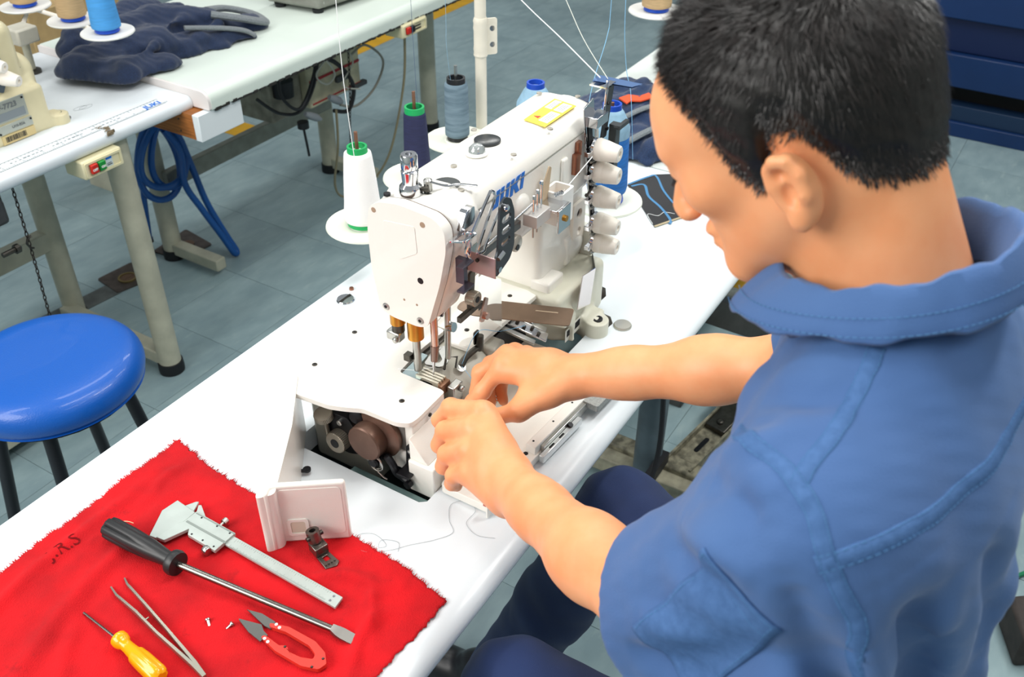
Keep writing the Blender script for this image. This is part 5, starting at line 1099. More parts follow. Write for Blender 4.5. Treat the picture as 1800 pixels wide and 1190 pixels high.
# upper thread bracket
G().slab(rpoly([(.040, 1.062), (.058, 1.062), (.074, 1.138), (.056, 1.140)], .002), 0, .002, M=YM(-1.248)).out('upper_bracket', mat('bracket_dark', '#55585a', .3, .7), sm)
G().bx(.048, .078, -1.25, -1.222, 1.138, 1.1405).out('bracket_top', chrome, sm)
G().add([(.05, -1.225, 1.146), (.075, -1.222, 1.146), (.12, -1.275, 1.128), (.088, -1.272, 1.133)], [(0, 1, 2, 3)]).add([(.05, -1.225, 1.144), (.075, -1.222, 1.144), (.12, -1.275, 1.126), (.088, -1.272, 1.131)], [(3, 2, 1, 0)]).out('thread_wing', mat('wing_blue', '#6e8fc4', .25, .6), sm)
G().tube(spline([(.056, -1.246, 1.148), (.048, -1.25, 1.138), (.044, -1.25, 1.10), (.040, -1.25, 1.088)], 5), .0016, 6).out('wire_guide', chrome, sm)
G().bx(.066, .080, -1.262, -1.25, .99, 1.078).bx(.066, .098, -1.268, -1.262, 1.072, 1.078).out('rear_guide', mat('bracket_dark', ''), sm)
for z in (1.115, 1.075): G().lathe([(.003, 0), (.003, .003)], (.056, -1.25, z), (0, -1, 0), 8).out('bracket_screw', blackm, sm)
# bellows at arm end (hand wheel side)
G().lathe([(.046, 0), (.052, .004), (.050, .008), (.054, .012), (.050, .018), (.054, .022), (.046, .030), (.02, .032)], (.064, -1.170, 1.045), (1, 0, 0), 36).out('handwheel_cover', enamel, sm, 40)
# ================================================================ OLD CREAM MACHINE ON THE LEFT TABLE
om = thing('sewing_machine', 'old cream sewing machine with grey nameplate at the upper left edge', 'sewing machine', (-.1, .3, ZT))
s = SDF((-.30, .08, .74), (.16, .62, 1.06), .0035)
s.box((-.09, .245, .80), (.145, .085, .055), .012, .001); s.box((.0, .33, .83), (.085, .13, .085), .045, .03)
s.op((.06, .14, .74), (.11, .19, .775), lambda x, y, z: np.maximum(np.sqrt((x-.078)**2+(y-.170)**2)-.021, np.abs(z-.757)-.016), .014); s.box((.058, .186, .757), (.024, .02, .016), .004, .012); s.box((-.02, .24, .90), (.06, .06, .10), .03, .02); s.box((-.16, .25, .99), (.14, .06, .05), .02, .02)
V, F = s.mesh(1); npmesh('body_casting', V, F, enamel_old, om)
G().lathe([(.008, 0), (.008, .001)], (.078, .170, .7735), n=14).out('mount_bolt', blackm, om)
def plate(x0, x1, z0, z1, m, nm, par=None): return G().bx(x0, x1, .1575, .160, z0, z1).out(nm, m, par or om, bevel=.0006)
npl = plate(-.085, .0, .800, .848, mat('name_plate', '#b9bdb4', .35, .5), 'name_plate')
G().bx(-.078, -.006, .1568, .1576, .804, .822).out('plate_band', mat('band_grey', '#8f979c', .4, .3), npl)
ink('model_lettering', 'MF-7723', .0165, MX((-.080, .1566, .829), (1, 0, 0), (0, 0, 1)), mat('plate_ink', '#6c7275', .5), npl, .0003)
np2 = plate(-.085, .004, .775, .795, mat('name_plate', ''), 'serial_plate'); ink('serial_lettering', 'U10-B56', .009, MX((-.048, .1566, .783), (1, 0, 0), (0, 0, 1)), mat('plate_ink', ''), np2)
pl3 = plate(-.078, .004, .752, .772, mat('label_yellowed', '#d9c48f', .6), 'barcode_label'); g = G(); x = -.070
while x < -.02: w_ = random.choice((.0008, .0014, .002)); g.bx(x, x+w_, .1570, .1576, .757, .769); x += w_+random.choice((.0008, .0014))
tag(g.out('barcode_bars', black_ink, pl3, 0), kind='stuff')
for x, z in ((-.006, .842), (-.078, .806), (-.079, .779), (.0, .790)): G().lathe([(.0025, 0), (.0025, .0015)], (x, .1570, z), (0, -1, 0), 8).out('rivet', blackm, om)
plate(-.135, -.098, .785, .815, whitep, 'paper_label')
G().slab(rpoly([(-.060, .870), (-.035, .858), (-.010, .90), (-.04, 1.0), (-.09, 1.0)], .004), 0, .003, M=YM(.172)).out('tension_plate', mat('tension_grey', '#7c868f', .3, .6), om)
for x, z in ((-.030, .893), (-.052, .930), (-.075, .968)):
    G().lathe([(.0165, 0), (.0175, .003), (.0165, .016), (.0125, .040), (.0110, .042), (.0045, .042), (.0045, .038)], (x, .168, z), (.35, -1, -.15), 24).out('tension_knob', plas, om, 40)
    G().lathe([(.015, -.006), (.0165, -.002), (.015, .0)], (x, .168, z), (.35, -1, -.15), 20).out('tension_disc', chrome, om)
G().bx(-.07, .0, .20, .23, .94, .975).tube([(-.03, .2, .95), (.02, .19, .92), (.03, .19, .89)], .003, 6).out('thread_guide', chrome, om, bevel=.004)
G().tube([(.03, .30, 1.0), (.02, .22, .93), (.035, .20, .87)], .0012, 6).out('guide_wire', chrome, om)
# ================================================================ THE MECHANIC
pe = thing('person', 'person in blue work shirt bending over the opened sewing machine, both hands inside', 'person', (-.55, -1.84, 0))
skin = mat('skin', '#f5ad7c', .45, vscale=30, col2='#f0a270', bump=.05, bscale=300, sss=.12)
RW, RE, RS = (-.298, -1.399, .903), (-.273, -1.647, 1.002), (-.345, -1.742, 1.235)
LW, LE, LS = (-.495, -1.419, .888), (-.648, -1.652, .993), (-.690, -1.754, 1.225)
HAND = {'R': dict(i=[(-0.3266, -1.3065, 0.9018), (-0.3488, -1.2884, 0.8633), (-0.3546, -1.2757, 0.8452), (-0.3558, -1.2651, 0.8294)], m=[(-0.3067, -1.3011, 0.9036), (-0.3245, -1.2700, 0.8709), (-0.3342, -1.2695, 0.8430), (-0.3390, -1.2760, 0.8242)],
                  r=[(-0.2864, -1.3002, 0.8940), (-0.2953, -1.2667, 0.8650), (-0.3121, -1.2716, 0.8335), (-0.3226, -1.2838, 0.8210)], p=[(-0.2696, -1.3082, 0.8826), (-0.2758, -1.2803, 0.8527), (-0.2957, -1.2835, 0.8273), (-0.3080, -1.2958, 0.8210)],
                  t=[(-0.3376, -1.3822, 0.8945), (-0.3724, -1.3588, 0.8789), (-0.3850, -1.3328, 0.8657), (-0.3820, -1.3046, 0.8554)]),
        'L': dict(i=[(-0.4321, -1.3417, 0.9144), (-0.4259, -1.2917, 0.8929), (-0.4278, -1.2745, 0.8657), (-0.4222, -1.2784, 0.8440)], m=[(-0.4544, -1.3431, 0.9044), (-0.4498, -1.2999, 0.8761), (-0.4496, -1.2889, 0.8469), (-0.4412, -1.2936, 0.8279)],
                  r=[(-0.4762, -1.3508, 0.8904), (-0.4726, -1.3177, 0.8639), (-0.4693, -1.3083, 0.8355), (-0.4586, -1.3114, 0.8204)], p=[(-0.4939, -1.3646, 0.8768), (-0.4896, -1.3390, 0.8526), (-0.4842, -1.3312, 0.8306), (-0.4754, -1.3323, 0.8198)],
                  t=[(-0.4591, -1.3861, 0.8852), (-0.4320, -1.3442, 0.8620), (-0.4243, -1.3091, 0.8535), (-0.4210, -1.2849, 0.8492)])}
HC = np.array([-.520, -1.664, 1.394]); TH = math.radians(33); KH = .90
f_ = np.array([0, math.cos(TH), -math.sin(TH)]); u_ = np.array([0, math.sin(TH), math.cos(TH)]); l_ = np.array([-1.0, 0, 0])
HR = np.stack([l_, f_, u_], 1)                       # head frame columns: left, forward, up
def hp(x, y, z): return HC+HR@(KH*np.array([x, y, z]))
def hell(c, r, k=.01, mode='u'): S.ell(hp(*c), tuple(KH*q for q in r), k, mode, R=HR)
def hcone(a, b, ra, rb, k): S.cone(hp(*a), hp(*b), ra*KH, rb*KH, k)
def lerp(a, b, t): return tuple(np.array(a)*(1-t)+np.array(b)*t)
S = SDF((-.80, -1.90, .80), (-.20, -1.245, 1.53), .0025)
NB = (-.535, -1.772, 1.255)                            # base of the neck
# head
hell((0, -.014, .028), (.0765, .0985, .088), .005)
hell((0, .030, -.036), (.0600, .0640, .074), .030)
hell((0, .062, .028), (.058, .038, .045), .030)
for sgn in (-1, 1):
    hcone((sgn*.050, -.004, -.052), (sgn*.020, .070, -.098), .020, .017, .028)
    hell((sgn*.042, .058, -.022), (.026, .026, .020), .018)
    hell((sgn*.030, .096, .000), (.014, .012, .009), .010, 's')
    hell((sgn*.030, .086, -.002), (.015, .011, .010), .006)
    hcone((sgn*.012, .095, .016), (sgn*.044, .082, .016), .009, .008, .012)
    hell((sgn*.011, .108, -.046), (.009, .011, .008), .006)
hell((0, .076, -.103), (.022, .017, .015), .018)
hcone((0, .092, .004), (0, .117, -.040), .0075, .0105, .010)
hell((0, .093, -.066), (.021, .012, .008), .008); hell((0, .091, -.078), (.019, .012, .008), .007)
hell((0, .1025, -.072), (.022, .006, .0016), .004, 's')
# ears
EK = .80
for sgn in (-1, 1):
    ex = .077; ey, ez = -.021, -.034
    P = [(.006, .010), (.003, .026), (-.008, .034), (-.020, .031), (-.027, .016), (-.024, -.004), (-.016, -.020), (-.006, -.028)]
    pts = [(sgn*(ex+.004+(.011 if 1 < k < 6 else .004)), ey+.012+y*EK, ez+z*EK) for k, (y, z) in enumerate(P)]
    for a, b in zip(pts, pts[1:]): hcone(a, b, .0042, .0042, .004)
    hell((sgn*(ex+.004), ey+.002, ez+.000), (.0110, .0175, .0285), .008)
    hell((sgn*(ex+.008), ey+.006, ez-.023), (.0055, .0072, .0085), .006)
    hell((sgn*(ex+.0125), ey+.004, ez-.001), (.0050, .0060, .0095), .004, 's')
    hell((sgn*(ex+.0125), ey+.006, ez+.016), (.0040, .0040, .0045), .004, 's')
    hell((sgn*(ex+.004), ey+.015, ez-.003), (.0055, .0045, .0070), .004)
# neck, torso under the shirt
S.cone(hp(0, -.030, -.050), (NB[0], NB[1]+.002, NB[2]), .047, .054, .025); S.cone(hp(0, -.052, -.030), (NB[0], NB[1]-.008, NB[2]), .036, .050, .03)
for s_ in (-1, 1): S.cone(hp(s_*.040, -.040, -.050), (NB[0]-s_*.02, NB[1]+.045, NB[2]-.005), .014, .012, .02)
S.ell((-.53, -1.775, 1.13), (.14, .08, .14), .03); S.ell((-.535, -1.80, .93), (.12, .075, .14), .03)
for s_, sh_, el, wr in (('R', RS, RE, RW), ('L', LS, LE, LW)):
    S.cone((NB[0]*.6+sh_[0]*.4, NB[1]-.01, 1.18), (sh_[0], sh_[1]-.018, sh_[2]-.05), .040, .034, .03); S.cone((sh_[0], sh_[1]-.018, sh_[2]-.05), el, .034, .033, .02)
    S.cone(el, lerp(el, wr, .35), .0340, .0385, .02); S.cone(lerp(el, wr, .3), lerp(el, wr, .75), .0385, .0290, .02); S.cone(lerp(el, wr, .7), wr, .0300, .0245, .02)
    H = HAND[s_]; W = np.array(wr); cr = np.array(H['p'][0])-np.array(H['i'][0]); cr /= np.linalg.norm(cr)
    for sd_ in (-.012, .012): S.cone(lerp(el, wr, .75), tuple(W+cr*sd_), .022, .0195, .015)
    nrm = np.cross(np.array(H['i'][0])-W, np.array(H['p'][0])-W); nrm /= np.linalg.norm(nrm); nrm *= np.sign(nrm[2])
    base = {'i': .95, 'm': 1, 'r': .95, 'p': .85}
    for k, off in (('i', -.014), ('m', -.005), ('r', .006), ('p', .015)):
        M0 = np.array(H[k][0]); S.cone(tuple(W+cr*off-nrm*.004), tuple(M0-nrm*.007), .0195, .0140*base[k], .016)
        S.cone(tuple(lerp(W, M0, .45)), tuple(M0-nrm*.012), .0190, .0135*base[k], .012)
    for k in 'imrp':
        r0 = (.0128 if s_ == 'L' else .0122)*base[k]; q = H[k]
        S.ell(q[0], (.0126*base[k],)*3, .006)
        S.cone(q[0], q[1], r0, r0*.92, .0045); S.cone(q[1], q[2], r0*.93, r0*.84, .003); S.cone(q[2], q[3], r0*.84, r0*.70, .003)
        S.ell(q[1], (r0*.98,)*3, .004)
    for k1, k2 in (('i', 'm'), ('m', 'r'), ('r', 'p')):
        a_ = (np.array(H[k1][0])+np.array(H[k2][0]))/2-nrm*.008; b_ = (np.array(H[k1][1])+np.array(H[k2][1]))/2-nrm*.008
        if s_ == 'L': S.cone(tuple(a_), tuple(lerp(a_, b_, .8)), .0115, .0085, .006)
        else: S.cone(tuple(a_), tuple(lerp(a_, b_, .3)), .0105, .0075, .006)
    S.cone(tuple(W+cr*.016-nrm*.008), tuple(np.array(H['p'][0])-nrm*.012+cr*.002), .0200, .0140, .014)
    q = H['t']; S.cone(tuple(lerp(W, q[0], .3)), q[0], .018, .017, .015); S.cone(q[0], q[1], .0175, .0130, .014); S.cone(tuple(lerp(W, H['i'][0], .5)), q[1], .014, .011, .014)
    S.cone(q[1], q[2], .0122, .0108, .004); S.cone(q[2], q[3], .0112, .0082, .003)
SV, SF = S.mesh(2)
body = npmesh('body', SV, SF, skin, pe)
# ---------------------------------------------------------------- hair
loc = (SV-HC)@HR/KH
def vnormals(V, F):
    n = np.zeros_like(V); fn = np.cross(V[F[:, 1]]-V[F[:, 0]], V[F[:, 2]]-V[F[:, 0]])
    for c in range(F.shape[1]):
        for ax in range(3): n[:, ax] += np.bincount(F[:, c], fn[:, ax], len(V))
    return n/np.maximum(np.linalg.norm(n, axis=1), 1e-12)[:, None]
SN = vnormals(SV, SF)
HLy = [-.14, -.085, -.060, -.046, -.034, -.012, -.002, .010, .022, .028, .040, .060, .078, .095]
HLz = [-.072, -.066, -.054, -.034, .000, .004, -.028, -.036, -.018, .012, .040, .070, .086, .098]
hl = np.interp(loc[:, 1], HLy, HLz); inside = loc[:, 2]-hl
isear = (np.abs(loc[:, 0]) > .0760) & (loc[:, 1] < .004) & (loc[:, 1] > -.042) & (loc[:, 2] < .003)
onhead = (np.linalg.norm(loc-np.array([0, -.012, .02]), axis=1) < .125) & ~isear
hairm = mat('black_hair', '#15110f', .42, var=.5, vscale=300); hairs = mat('hair_strand', '#1d1614', .42, var=.6, vscale=90)
hairs.node_tree.nodes['Principled BSDF'].inputs['Specular IOR Level'].default_value = .65
mk = onhead & (inside > .004); keep = mk[SF].all(1); used = np.unique(SF[keep]); mp = np.full(len(SV), -1); mp[used] = np.arange(len(used))
grow = np.clip((inside[used]-.004)/.03, 0, 1); thick = (.0012+.0062*grow)*(1+.10*vnoise(SV[used], 260, 9))
hv = SV[used]+SN[used]*thick[:, None]
hair = npmesh('hair', hv, mp[SF[keep]], hairm, pe)
cand = np.where(onhead & (inside > -.003))[0]; pr_ = np.clip((inside[cand]+.004)/.016, .12, 1)*np.linalg.norm(np.ones(3))
pr_ = pr_/pr_.sum(); NS = 30000; pick = rng.choice(cand, NS, p=pr_); base = SV[pick]+rng.normal(0, .0008, (NS, 3)); bn = SN[pick]; bl3 = loc[pick]; ins = inside[pick]
back = np.clip((-.02-bl3[:, 1])/.06, 0, 1); side = np.clip(np.abs(bl3[:, 0])/.075, 0, 1)
flowL = np.stack([np.sign(bl3[:, 0])*.15, .75*(1-back)-.15*back, -.25-.9*back-.55*side], 1)
top = np.clip((bl3[:, 2]-.05)/.05, 0, 1)[:, None]
flowL = flowL*(1-top)+np.array([[0.0, .75, .15]])*top+rng.normal(0, .22, (NS, 3))
flow = flowL@HR.T; flow -= (flow*bn).sum(1)[:, None]*bn; flow /= np.linalg.norm(flow, axis=1)[:, None]
ln = (.0055+.013*np.clip(ins/.06, 0, 1)+.006*top[:, 0])*rng.uniform(.65, 1.2, NS)
lift = (.42+.25*top[:, 0])*rng.uniform(.7, 1.3, NS)
d1 = bn*lift[:, None]+flow*(1-lift*.5)[:, None]; d1 /= np.linalg.norm(d1, axis=1)[:, None]
d2 = bn*(lift*.45)[:, None]+flow; d2 /= np.linalg.norm(d2, axis=1)[:, None]
p0 = base+bn*.0005; p1 = p0+d1*(ln*.5)[:, None]; p2 = p1+d2*(ln*.5)[:, None]
sx = np.cross(bn, flow); wdt = rng.uniform(.00028, .00055, NS)[:, None]
V = np.concatenate([p0-sx*wdt, p0+sx*wdt, p1-sx*wdt*.8, p1+sx*wdt*.8+bn*.0002, p2]); a = np.arange(NS)
F3 = np.concatenate([np.stack([a, a+NS, a+3*NS], 1), np.stack([a, a+3*NS, a+2*NS], 1), np.stack([a+2*NS, a+3*NS, a+4*NS], 1)])
ho = npmesh('hair_strands', V, F3, hairs, pe, smooth=False); tag(ho, kind='stuff')
# eyebrow and lashes on both sides
for sgn in (-1, 1):
    g = G()
    for k in range(60):
        t = random.random(); p = hp(sgn*(.014+.032*t), .098-.018*t*t+.002, .018+.006*math.sin(t*2.4)+random.uniform(-.0025, .0025)); q = p+HR@np.array([sgn*.006, .001, -.001]); g.tube([p, q], [.0005, .0002], 3)
    tag(g.out('eyebrow', hairs, pe, 0), kind='stuff')
    g = G()
    for k in range(14):
        t = k/13; p = hp(sgn*(.019+.022*t), .098-.010*t*t, -.007); q = p+HR@np.array([sgn*.001, .006, -.0055]); g.tube([p, q], [.0005, .0002], 3)
    tag(g.out('eyelashes', hairs, pe, 0), kind='stuff')
# ---------------------------------------------------------------- shirt
mat('seam_twill', '#4a70a5', .8, vscale=160, col2='#416699', bump=.3, bscale=900); mat('stitch_twill', '#4f7fae', .8)
shirtm = mat('shirt_twill', '#4b6fa4', .8, vscale=7, col2='#43669b', bump=.25, bscale=900, sheen=.15)
s = SDF((-.84, -1.99, .70), (-.20, -1.56, 1.36), .0036)
s.ell((-.530, -1.782, 1.12), (.170, .100, .19), .01); s.ell((-.54, -1.80, .93), (.165, .112, .22), .05); s.ell((-.545, -1.83, .76), (.17, .125, .12), .05)
s.box((-.525, -1.800, 1.13), (.155, .078, .110), .07, .05)
s.cone((-.565, -1.775, 1.247), (LS[0]+.014, LS[1]-.010, LS[2]-.035), .058, .060, .05); s.cone((-.51, -1.775, 1.247), (RS[0]-.01, RS[1]-.010, RS[2]-.035), .058, .060, .05)
LA = np.array([LS[0]+.006, LS[1]-.016, LS[2]-.035]); LH = np.array(LE)+np.array([-.002, -.006, -.006]); s.cone(tuple(LA), tuple(LH), .060, .072, .04)
RA = np.array([RS[0], RS[1], RS[2]-.035]); RH = np.array(RE); s.cone(tuple(RA), tuple(RH), .060, .060, .04)
# drape of the sleeve towards the torso and folds
for a, b, r0, r1, k in [((-.735, -1.79, 1.10), (-.70, -1.70, .99), .022, .018, .03), ((-.70, -1.82, 1.13), (-.66, -1.745, .99), .020, .018, .03), ((-.64, -1.705, 1.16), (-.60, -1.70, 1.03), .020, .016, .03), ((-.59, -1.71, 1.20), (-.53, -1.70, 1.06), .02, .02, .03),
                        ((-.63, -1.86, 1.12), (-.66, -1.84, .90), .018, .022, .03), ((-.575, -1.885, 1.10), (-.62, -1.90, .86), .016, .022, .03), ((-.715, -1.735, 1.15), (-.70, -1.68, 1.05), .012, .012, .03)]: s.cone(a, b, r0, r1, k)
for a, b, r0, r1 in [((-.665, -1.86, 1.12), (-.62, -1.88, .92), .012, .014), ((-.675, -1.80, 1.03), (-.655, -1.81, .96), .014, .02)]: s.cone(a, b, r0, r1, .02, 's')
CREASES = [([(-.692, -1.817, 1.20), (-.694, -1.836, 1.17), (-.676, -1.856, 1.10), (-.636, -1.870, 1.0)], .011, 's'), ([(-.662, -1.848, 1.19), (-.664, -1.858, 1.14), (-.65, -1.872, 1.05)], .010, 'u'), ([(-.725, -1.810, 1.19), (-.726, -1.826, 1.15), (-.690, -1.850, 1.06)], .010, 'u'),
                      ([(-.700, -1.692, 1.165), (-.737, -1.727, 1.195), (-.748, -1.756, 1.195)], .006, 'u'), ([(-.694, -1.690, 1.135), (-.738, -1.720, 1.160), (-.752, -1.756, 1.160)], .006, 's'), ([(-.690, -1.700, 1.200), (-.722, -1.727, 1.225), (-.736, -1.745, 1.228)], .006, 's'),
                      ([(-.752, -1.775, 1.205), (-.751, -1.795, 1.16), (-.730, -1.818, 1.10)], .008, 's'), ([(-.636, -1.713, 1.238), (-.656, -1.743, 1.266), (-.652, -1.768, 1.284)], .005, 's'), ([(-.640, -1.866, 1.20), (-.626, -1.888, 1.15), (-.61, -1.90, 1.06)], .010, 's'),
                      ([(-.726, -1.667, 1.035), (-.732, -1.705, 1.048), (-.742, -1.741, 1.068)], .006, 's'), ([(-.722, -1.675, 1.075), (-.738, -1.71, 1.095), (-.748, -1.745, 1.11)], .006, 'u'), ([(-.676, -1.700, 1.215), (-.688, -1.723, 1.246), (-.686, -1.742, 1.265)], .005, 'u'), ([(-.60, -1.885, 1.12), (-.575, -1.90, 1.02), (-.58, -1.905, .93)], .012, 's')]
# openings: sleeves, neck, hem
def cutend(P, d, far):
    P = np.array(P, float); d = np.array(d, float)/np.linalg.norm(d); 
    def fn(x, y, z):
        t = (x-P[0])*d[0]+(y-P[1])*d[1]+(z-P[2])*d[2]; rr = np.sqrt(np.maximum((x-P[0])**2+(y-P[1])**2+(z-P[2])**2-t*t, 0)); return np.maximum(-t, rr-.13)
    s.op(P-.14, P+.14, fn, .004, 's')
dL = (LH-LA)/np.linalg.norm(LH-LA); cutend(LA+(LH-LA)*.84+np.array([.0, .016, 0]), dL+np.array([.2, .75, -.1]), .2)
dR = (RH-RA)/np.linalg.norm(RH-RA); cutend(RA+(RH-RA)*.73, dR+np.array([0, .9, .1]), .2)
s.cone(tuple(LA+(LH-LA)*.5), tuple(LA+(LH-LA)*1.2), .052, .062, .002, 's'); s.cone(tuple(RA+(RH-RA)*.5), tuple(RA+(RH-RA)*1.2), .051, .052, .002, 's')
s.cone((NB[0]-.004, NB[1]+.006, 1.25), (NB[0]-.004, NB[1]+.022, 1.42), .062, .070, .008, 's')
V, F = s.mesh(2); N = vnormals(V, F)
arm_t = np.clip((-.60-V[:, 0])/.1, 0, 1)
wr = vnoise(V@np.array([[1, .5, 0], [-.5, 1, .2], [0, -.2, .35]]), 15, 21); wr2 = vnoise(V@np.array([[.4, .2, .6], [-.2, 1, .2], [.5, -.2, .8]]), 55, 22)
V = V+N*(.0034*wr+.0007*wr2)[:, None]
def near_line(V, pts):
    P = np.array([tuple(q) for q in spline(pts, 6)]); best = np.full(len(V), 9.0); tt = np.zeros(len(V)); n = len(P)-1
    for q in range(n):
        a, b = P[q], P[q+1]; ab = b-a; t = np.clip(((V-a)@ab)/(ab@ab+1e-12), 0, 1); d = np.linalg.norm(V-a-t[:, None]*ab, axis=1); m = d < best; best[m] = d[m]; tt[m] = (q+t[m])/n
    return best, tt
for pts, r0, mode in CREASES:
    d, t = near_line(V, pts); w0 = .010+r0*.5; amp = min(r0*2.1, .017)*np.sin(PI*np.clip(t, .02, .98))**.6
    V = V+N*((amp*np.exp(-(d/w0)**2)-amp*.45*np.exp(-(d/(w0*2.2))**2))*(1 if mode == 'u' else -1))[:, None]
shirt = npmesh('shirt', V, F, shirtm, pe)
bvh = BVHTree.FromPolygons([tuple(p) for p in V], [tuple(q) for q in F])
def snap(p, off):
    r = bvh.find_nearest(Vector(p)); return r[0]+r[1]*off
def drape(C, nu, nv_, off, name, m, par, thick=.0015):
    C = [Vector(c) for c in C]; P = []
    for i in range(nu+1):
        for j in range(nv_+1):
            u, v = i/nu, j/nv_; p = C[0].lerp(C[1], u).lerp(C[3].lerp(C[2], u), v)+Vector((-.035, 0, .012)); P.append(snap(p, off))
    for _ in range(2): P = [P[k] for k in range(len(P))]
    F = [(i*(nv_+1)+j, (i+1)*(nv_+1)+j, (i+1)*(nv_+1)+j+1, i*(nv_+1)+j+1) for i in range(nu) for j in range(nv_)]
    o = G().add(P, F).out(name, m, par, 60); md = o.modifiers.new('solid', 'SOLIDIFY'); md.thickness = thick; md.offset = 0; return o
def seam(pts, name='seam', wd=.0065, off=.0007):
    P = [snap(p, off) for p in spline(pts, 10)]; v = []; n = len(P)
    for i, p in enumerate(P):
        t = (P[min(i+1, n-1)]-P[max(i-1, 0)]).normalized(); nn = bvh.find_nearest(p)[1]; sdv = nn.cross(t).normalized()
        v += [p-sdv*wd-nn*.0016, p-sdv*wd*.75+nn*.0001, p+sdv*wd*.75+nn*.0001, p+sdv*wd-nn*.0016]
    f = [(i*4+k, (i+1)*4+k, (i+1)*4+k+1, i*4+k+1) for i in range(n-1) for k in range(3)]
    o = G().add(v, f).out(name, mat('seam_twill', '#4a70a5', .8, vscale=160, col2='#416699', bump=.3, bscale=900), pe, 60)
    g = G()
    for i in range(n-1):
        for side_ in (1, 2):
            a, b = Vector(v[i*4+side_]), Vector(v[(i+1)*4+side_]); L = (b-a).length; k = max(1, int(L/.0035))
            for q in range(k): g.tube([a.lerp(b, (q+.15)/k), a.lerp(b, (q+.8)/k)], .00035, 4)
    tag(g.out('stitching', mat('stitch_twill', '#4f7fae', .8), pe, 0), kind='stuff')
    return o
# ---------------------------------------------------------------- collar, seams, pocket
def ring(t, k):      # t 0..1 from front left around the back to front right; k layer
    a = math.radians(105+330*t); cx, cy = -.543, -1.757
    rx, ry, dz = {0: (.062, .066, -.050), 1: (.066, .070, .0), 2: (.069, .073, .002), 3: (.078, .084, -.014), 4: (.086, .094, -.032)}[k]
    z = 1.333-.030*math.sin(a)-(.010 if k > 2 else 0)*0
    fl = max(0, math.sin(a))**2
    return Vector((cx+rx*math.cos(a), cy+ry*math.sin(a)+(.012*fl if k >= 3 else 0), z+dz-(.012*fl if k >= 3 else 0)))
NT = 60; v = []; f = []
for i in range(NT+1):
    for k in range(5):
        p = ring(i/NT, k); w_ = .0015*math.sin(i*.9+k)+.001*math.sin(i*2.3); v.append(p+Vector((w_, w_*.5, w_)))
for i in range(NT):
    for k in range(4): a = i*5+k; f.append((a, a+1, a+6, a+5))
co = G().add(v, f).out('collar', shirtm, pe, 80); md = co.modifiers.new('solid', 'SOLIDIFY'); md.thickness = .003; md.offset = 0; md2 = co.modifiers.new('sub', 'SUBSURF'); md2.levels = 1; md2.render_levels = 1
g = G()
for q in (.18, .82):
    P = [ring(i/NT, 3).lerp(ring(i/NT, 4), q)+(ring(i/NT, 4)-Vector((-.543, -1.757, 1.2))).normalized()*.0022 for i in range(NT+1)]
    for i in range(NT):
        for h in (0, .5): g.tube([P[i].lerp(P[i+1], h+.05), P[i].lerp(P[i+1], h+.4)], .0004, 4)
tag(g.out('collar_stitching', mat('stitch_twill', ''), pe, 0), kind='stuff')
seam([(-.585, -1.772, 1.295), (-.628, -1.772, 1.286), (-.654, -1.770, 1.275), (-.677, -1.768, 1.265), (-.700, -1.762, 1.257), (-.716, -1.760, 1.250)])
seam([(-.650, -1.695, 1.220), (-.677, -1.709, 1.240), (-.704, -1.742, 1.252), (-.714, -1.758, 1.250), (-.726, -1.773, 1.245), (-.740, -1.787, 1.231), (-.742, -1.802, 1.207), (-.730, -1.817, 1.172), (-.722, -1.832, 1.127)])
seam([(-.745, -1.785, 1.222), (-.712, -1.818, 1.235), (-.675, -1.833, 1.234), (-.641, -1.849, 1.241), (-.603, -1.861, 1.246), (-.55, -1.87, 1.25), (-.47, -1.86, 1.245), (-.38, -1.83, 1.23)])
pc0 = Vector((-.742, -1.722, 1.115)); pn = Vector((-.80, .42, .42)).normalized()
pu = Vector((-.005, -.043, -.025)).normalized(); pu = (pu-pn*pu.dot(pn)).normalized(); pv = pn.cross(pu); pv = pv if pv.z < 0 else -pv
def onshirt(a, b, off):
    o = pc0+pu*a+pv*b+pn*.08; h = bvh.ray_cast(o, -pn); h = h if h[0] else bvh.find_nearest(o); return h[0]+pn*off
nu_, nv2 = 14, 24; hw, hh = .030, .066
P_ = [onshirt(-hw+2*hw*i/nu_, -hh+2*hh*j/nv2, .0016) for i in range(nu_+1) for j in range(nv2+1)]
F_2 = [(i*(nv2+1)+j, (i+1)*(nv2+1)+j, (i+1)*(nv2+1)+j+1, i*(nv2+1)+j+1) for i in range(nu_) for j in range(nv2)]
pk = G().add(P_, F_2).out('sleeve_pocket', mat('seam_twill', ''), pe, 60); md = pk.modifiers.new('solid', 'SOLIDIFY'); md.thickness = .002; md.offset = 0
g = G()
for (a0, b0), (a1, b1) in (((-.027, -.063), (.027, -.063)), ((.027, -.063), (.027, .063)), ((-.027, -.063), (-.027, .063)), ((-.027, -.05), (.027, -.05))):
    for k in range(30):
        t0, t1 = k/30, (k+.6)/30; g.tube([onshirt(a0+(a1-a0)*t, b0+(b1-b0)*t, .0028) for t in (t0, t1)], .0004, 4)
tag(g.out('pocket_stitching', mat('stitch_twill', ''), pe, 0), kind='stuff')
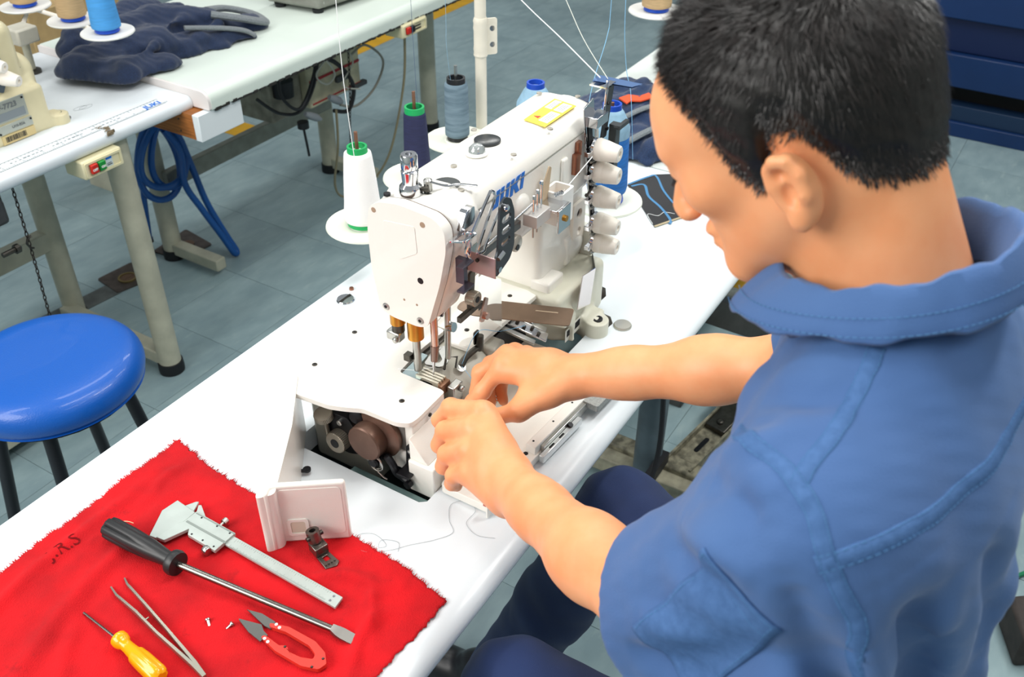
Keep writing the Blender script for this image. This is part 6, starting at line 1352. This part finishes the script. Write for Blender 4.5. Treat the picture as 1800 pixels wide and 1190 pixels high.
# ---------------------------------------------------------------- trousers, shoes, stool
trm = mat('trouser_navy', '#1b3160', .8, vscale=9, col2='#162850', bump=.25, bscale=900, sheen=.1)
s = SDF((-.80, -2.02, .04), (-.12, -1.12, .86), .005)
s.ell((-.545, -1.85, .735), (.185, .135, .13), .02)
RK, RN, LK, LN = (-.235, -1.455, .618), (-.245, -1.255, .10), (-.575, -1.480, .618), (-.55, -1.40, .10)
for hip, kn_, an in (((-.46, -1.84, .69), RK, RN), ((-.63, -1.84, .69), LK, LN)):
    s.cone(hip, kn_, .088, .070, .04); s.cone(kn_, lerp(kn_, an, .5), .068, .066, .02); s.cone(lerp(kn_, an, .5), an, .064, .062, .02)
    k_ = np.array(kn_)
    for q in range(4): s.cone(tuple(k_+np.array([-.05+.03*q, -.01, -.05-.02*q])), tuple(np.array(lerp(kn_, an, .55))+np.array([-.035+.025*q, .03, 0])), .014, .012, .02)
s.op((-.80, -2.02, .04), (-.12, -1.12, .86), lambda x, y, z: np.maximum(z-.075, -.1)+0*x+0*y, .004, 's')
V, F = s.mesh(2); N = vnormals(V, F); V = V+N*(.003*vnoise(V@np.diag([1, 1, .4]), 40, 31))[:, None]; V[:, 2] = np.maximum(V[:, 2], .06)
npmesh('trousers', V, F, trm, pe)
shoem = mat('shoe_black', '#1c1d22', .35, var=.2, vscale=60)
for an, dx in ((RN, -.01), (LN, .02)):
    s = SDF((an[0]-.08, an[1]-.10, -.005), (an[0]+.08, an[1]+.24, .14), .004)
    s.cone((an[0], an[1]-.03, .035), (an[0]+dx, an[1]+.14, .030), .042, .040, .02); s.ell((an[0]+dx*.5, an[1]+.02, .07), (.042, .075, .05), .02); s.box((an[0]+dx*.5, an[1]+.05, .012), (.046, .135, .012), .01, .01)
    s.op((an[0]-.08, an[1]-.10, -.005), (an[0]+.08, an[1]+.24, .14), lambda x, y, z: (z-.001)+0*x+0*y, .003, 's')
    V, F = s.mesh(1); npmesh('shoe', V, F, shoem, pe)
dup(stl, (-.545, -1.88, -.004), .3, 'round blue stool under the seated mechanic')
# ---------------------------------------------------------------- repeats share a group phrase
GROUPS = {'table': 'sewing tables in two rows', 'thread stand': 'thread stands on the tables', 'stool': 'round blue stools', 'floor outlet': 'metal outlet plates in the floor',
          'thread': 'loose and running threads', 'sewing machine': 'sewing machines on the tables', 'trousers': 'crumpled denim trousers', 'screwdriver': 'screwdrivers on the cloth', 'cap': 'metal caps in the table top', 'pedal': 'treadle pedals under the tables'}
for o in list(COL.objects):
    if o.parent is None and o.get('category') in GROUPS and not o.get('group'): o['group'] = GROUPS[o['category']]
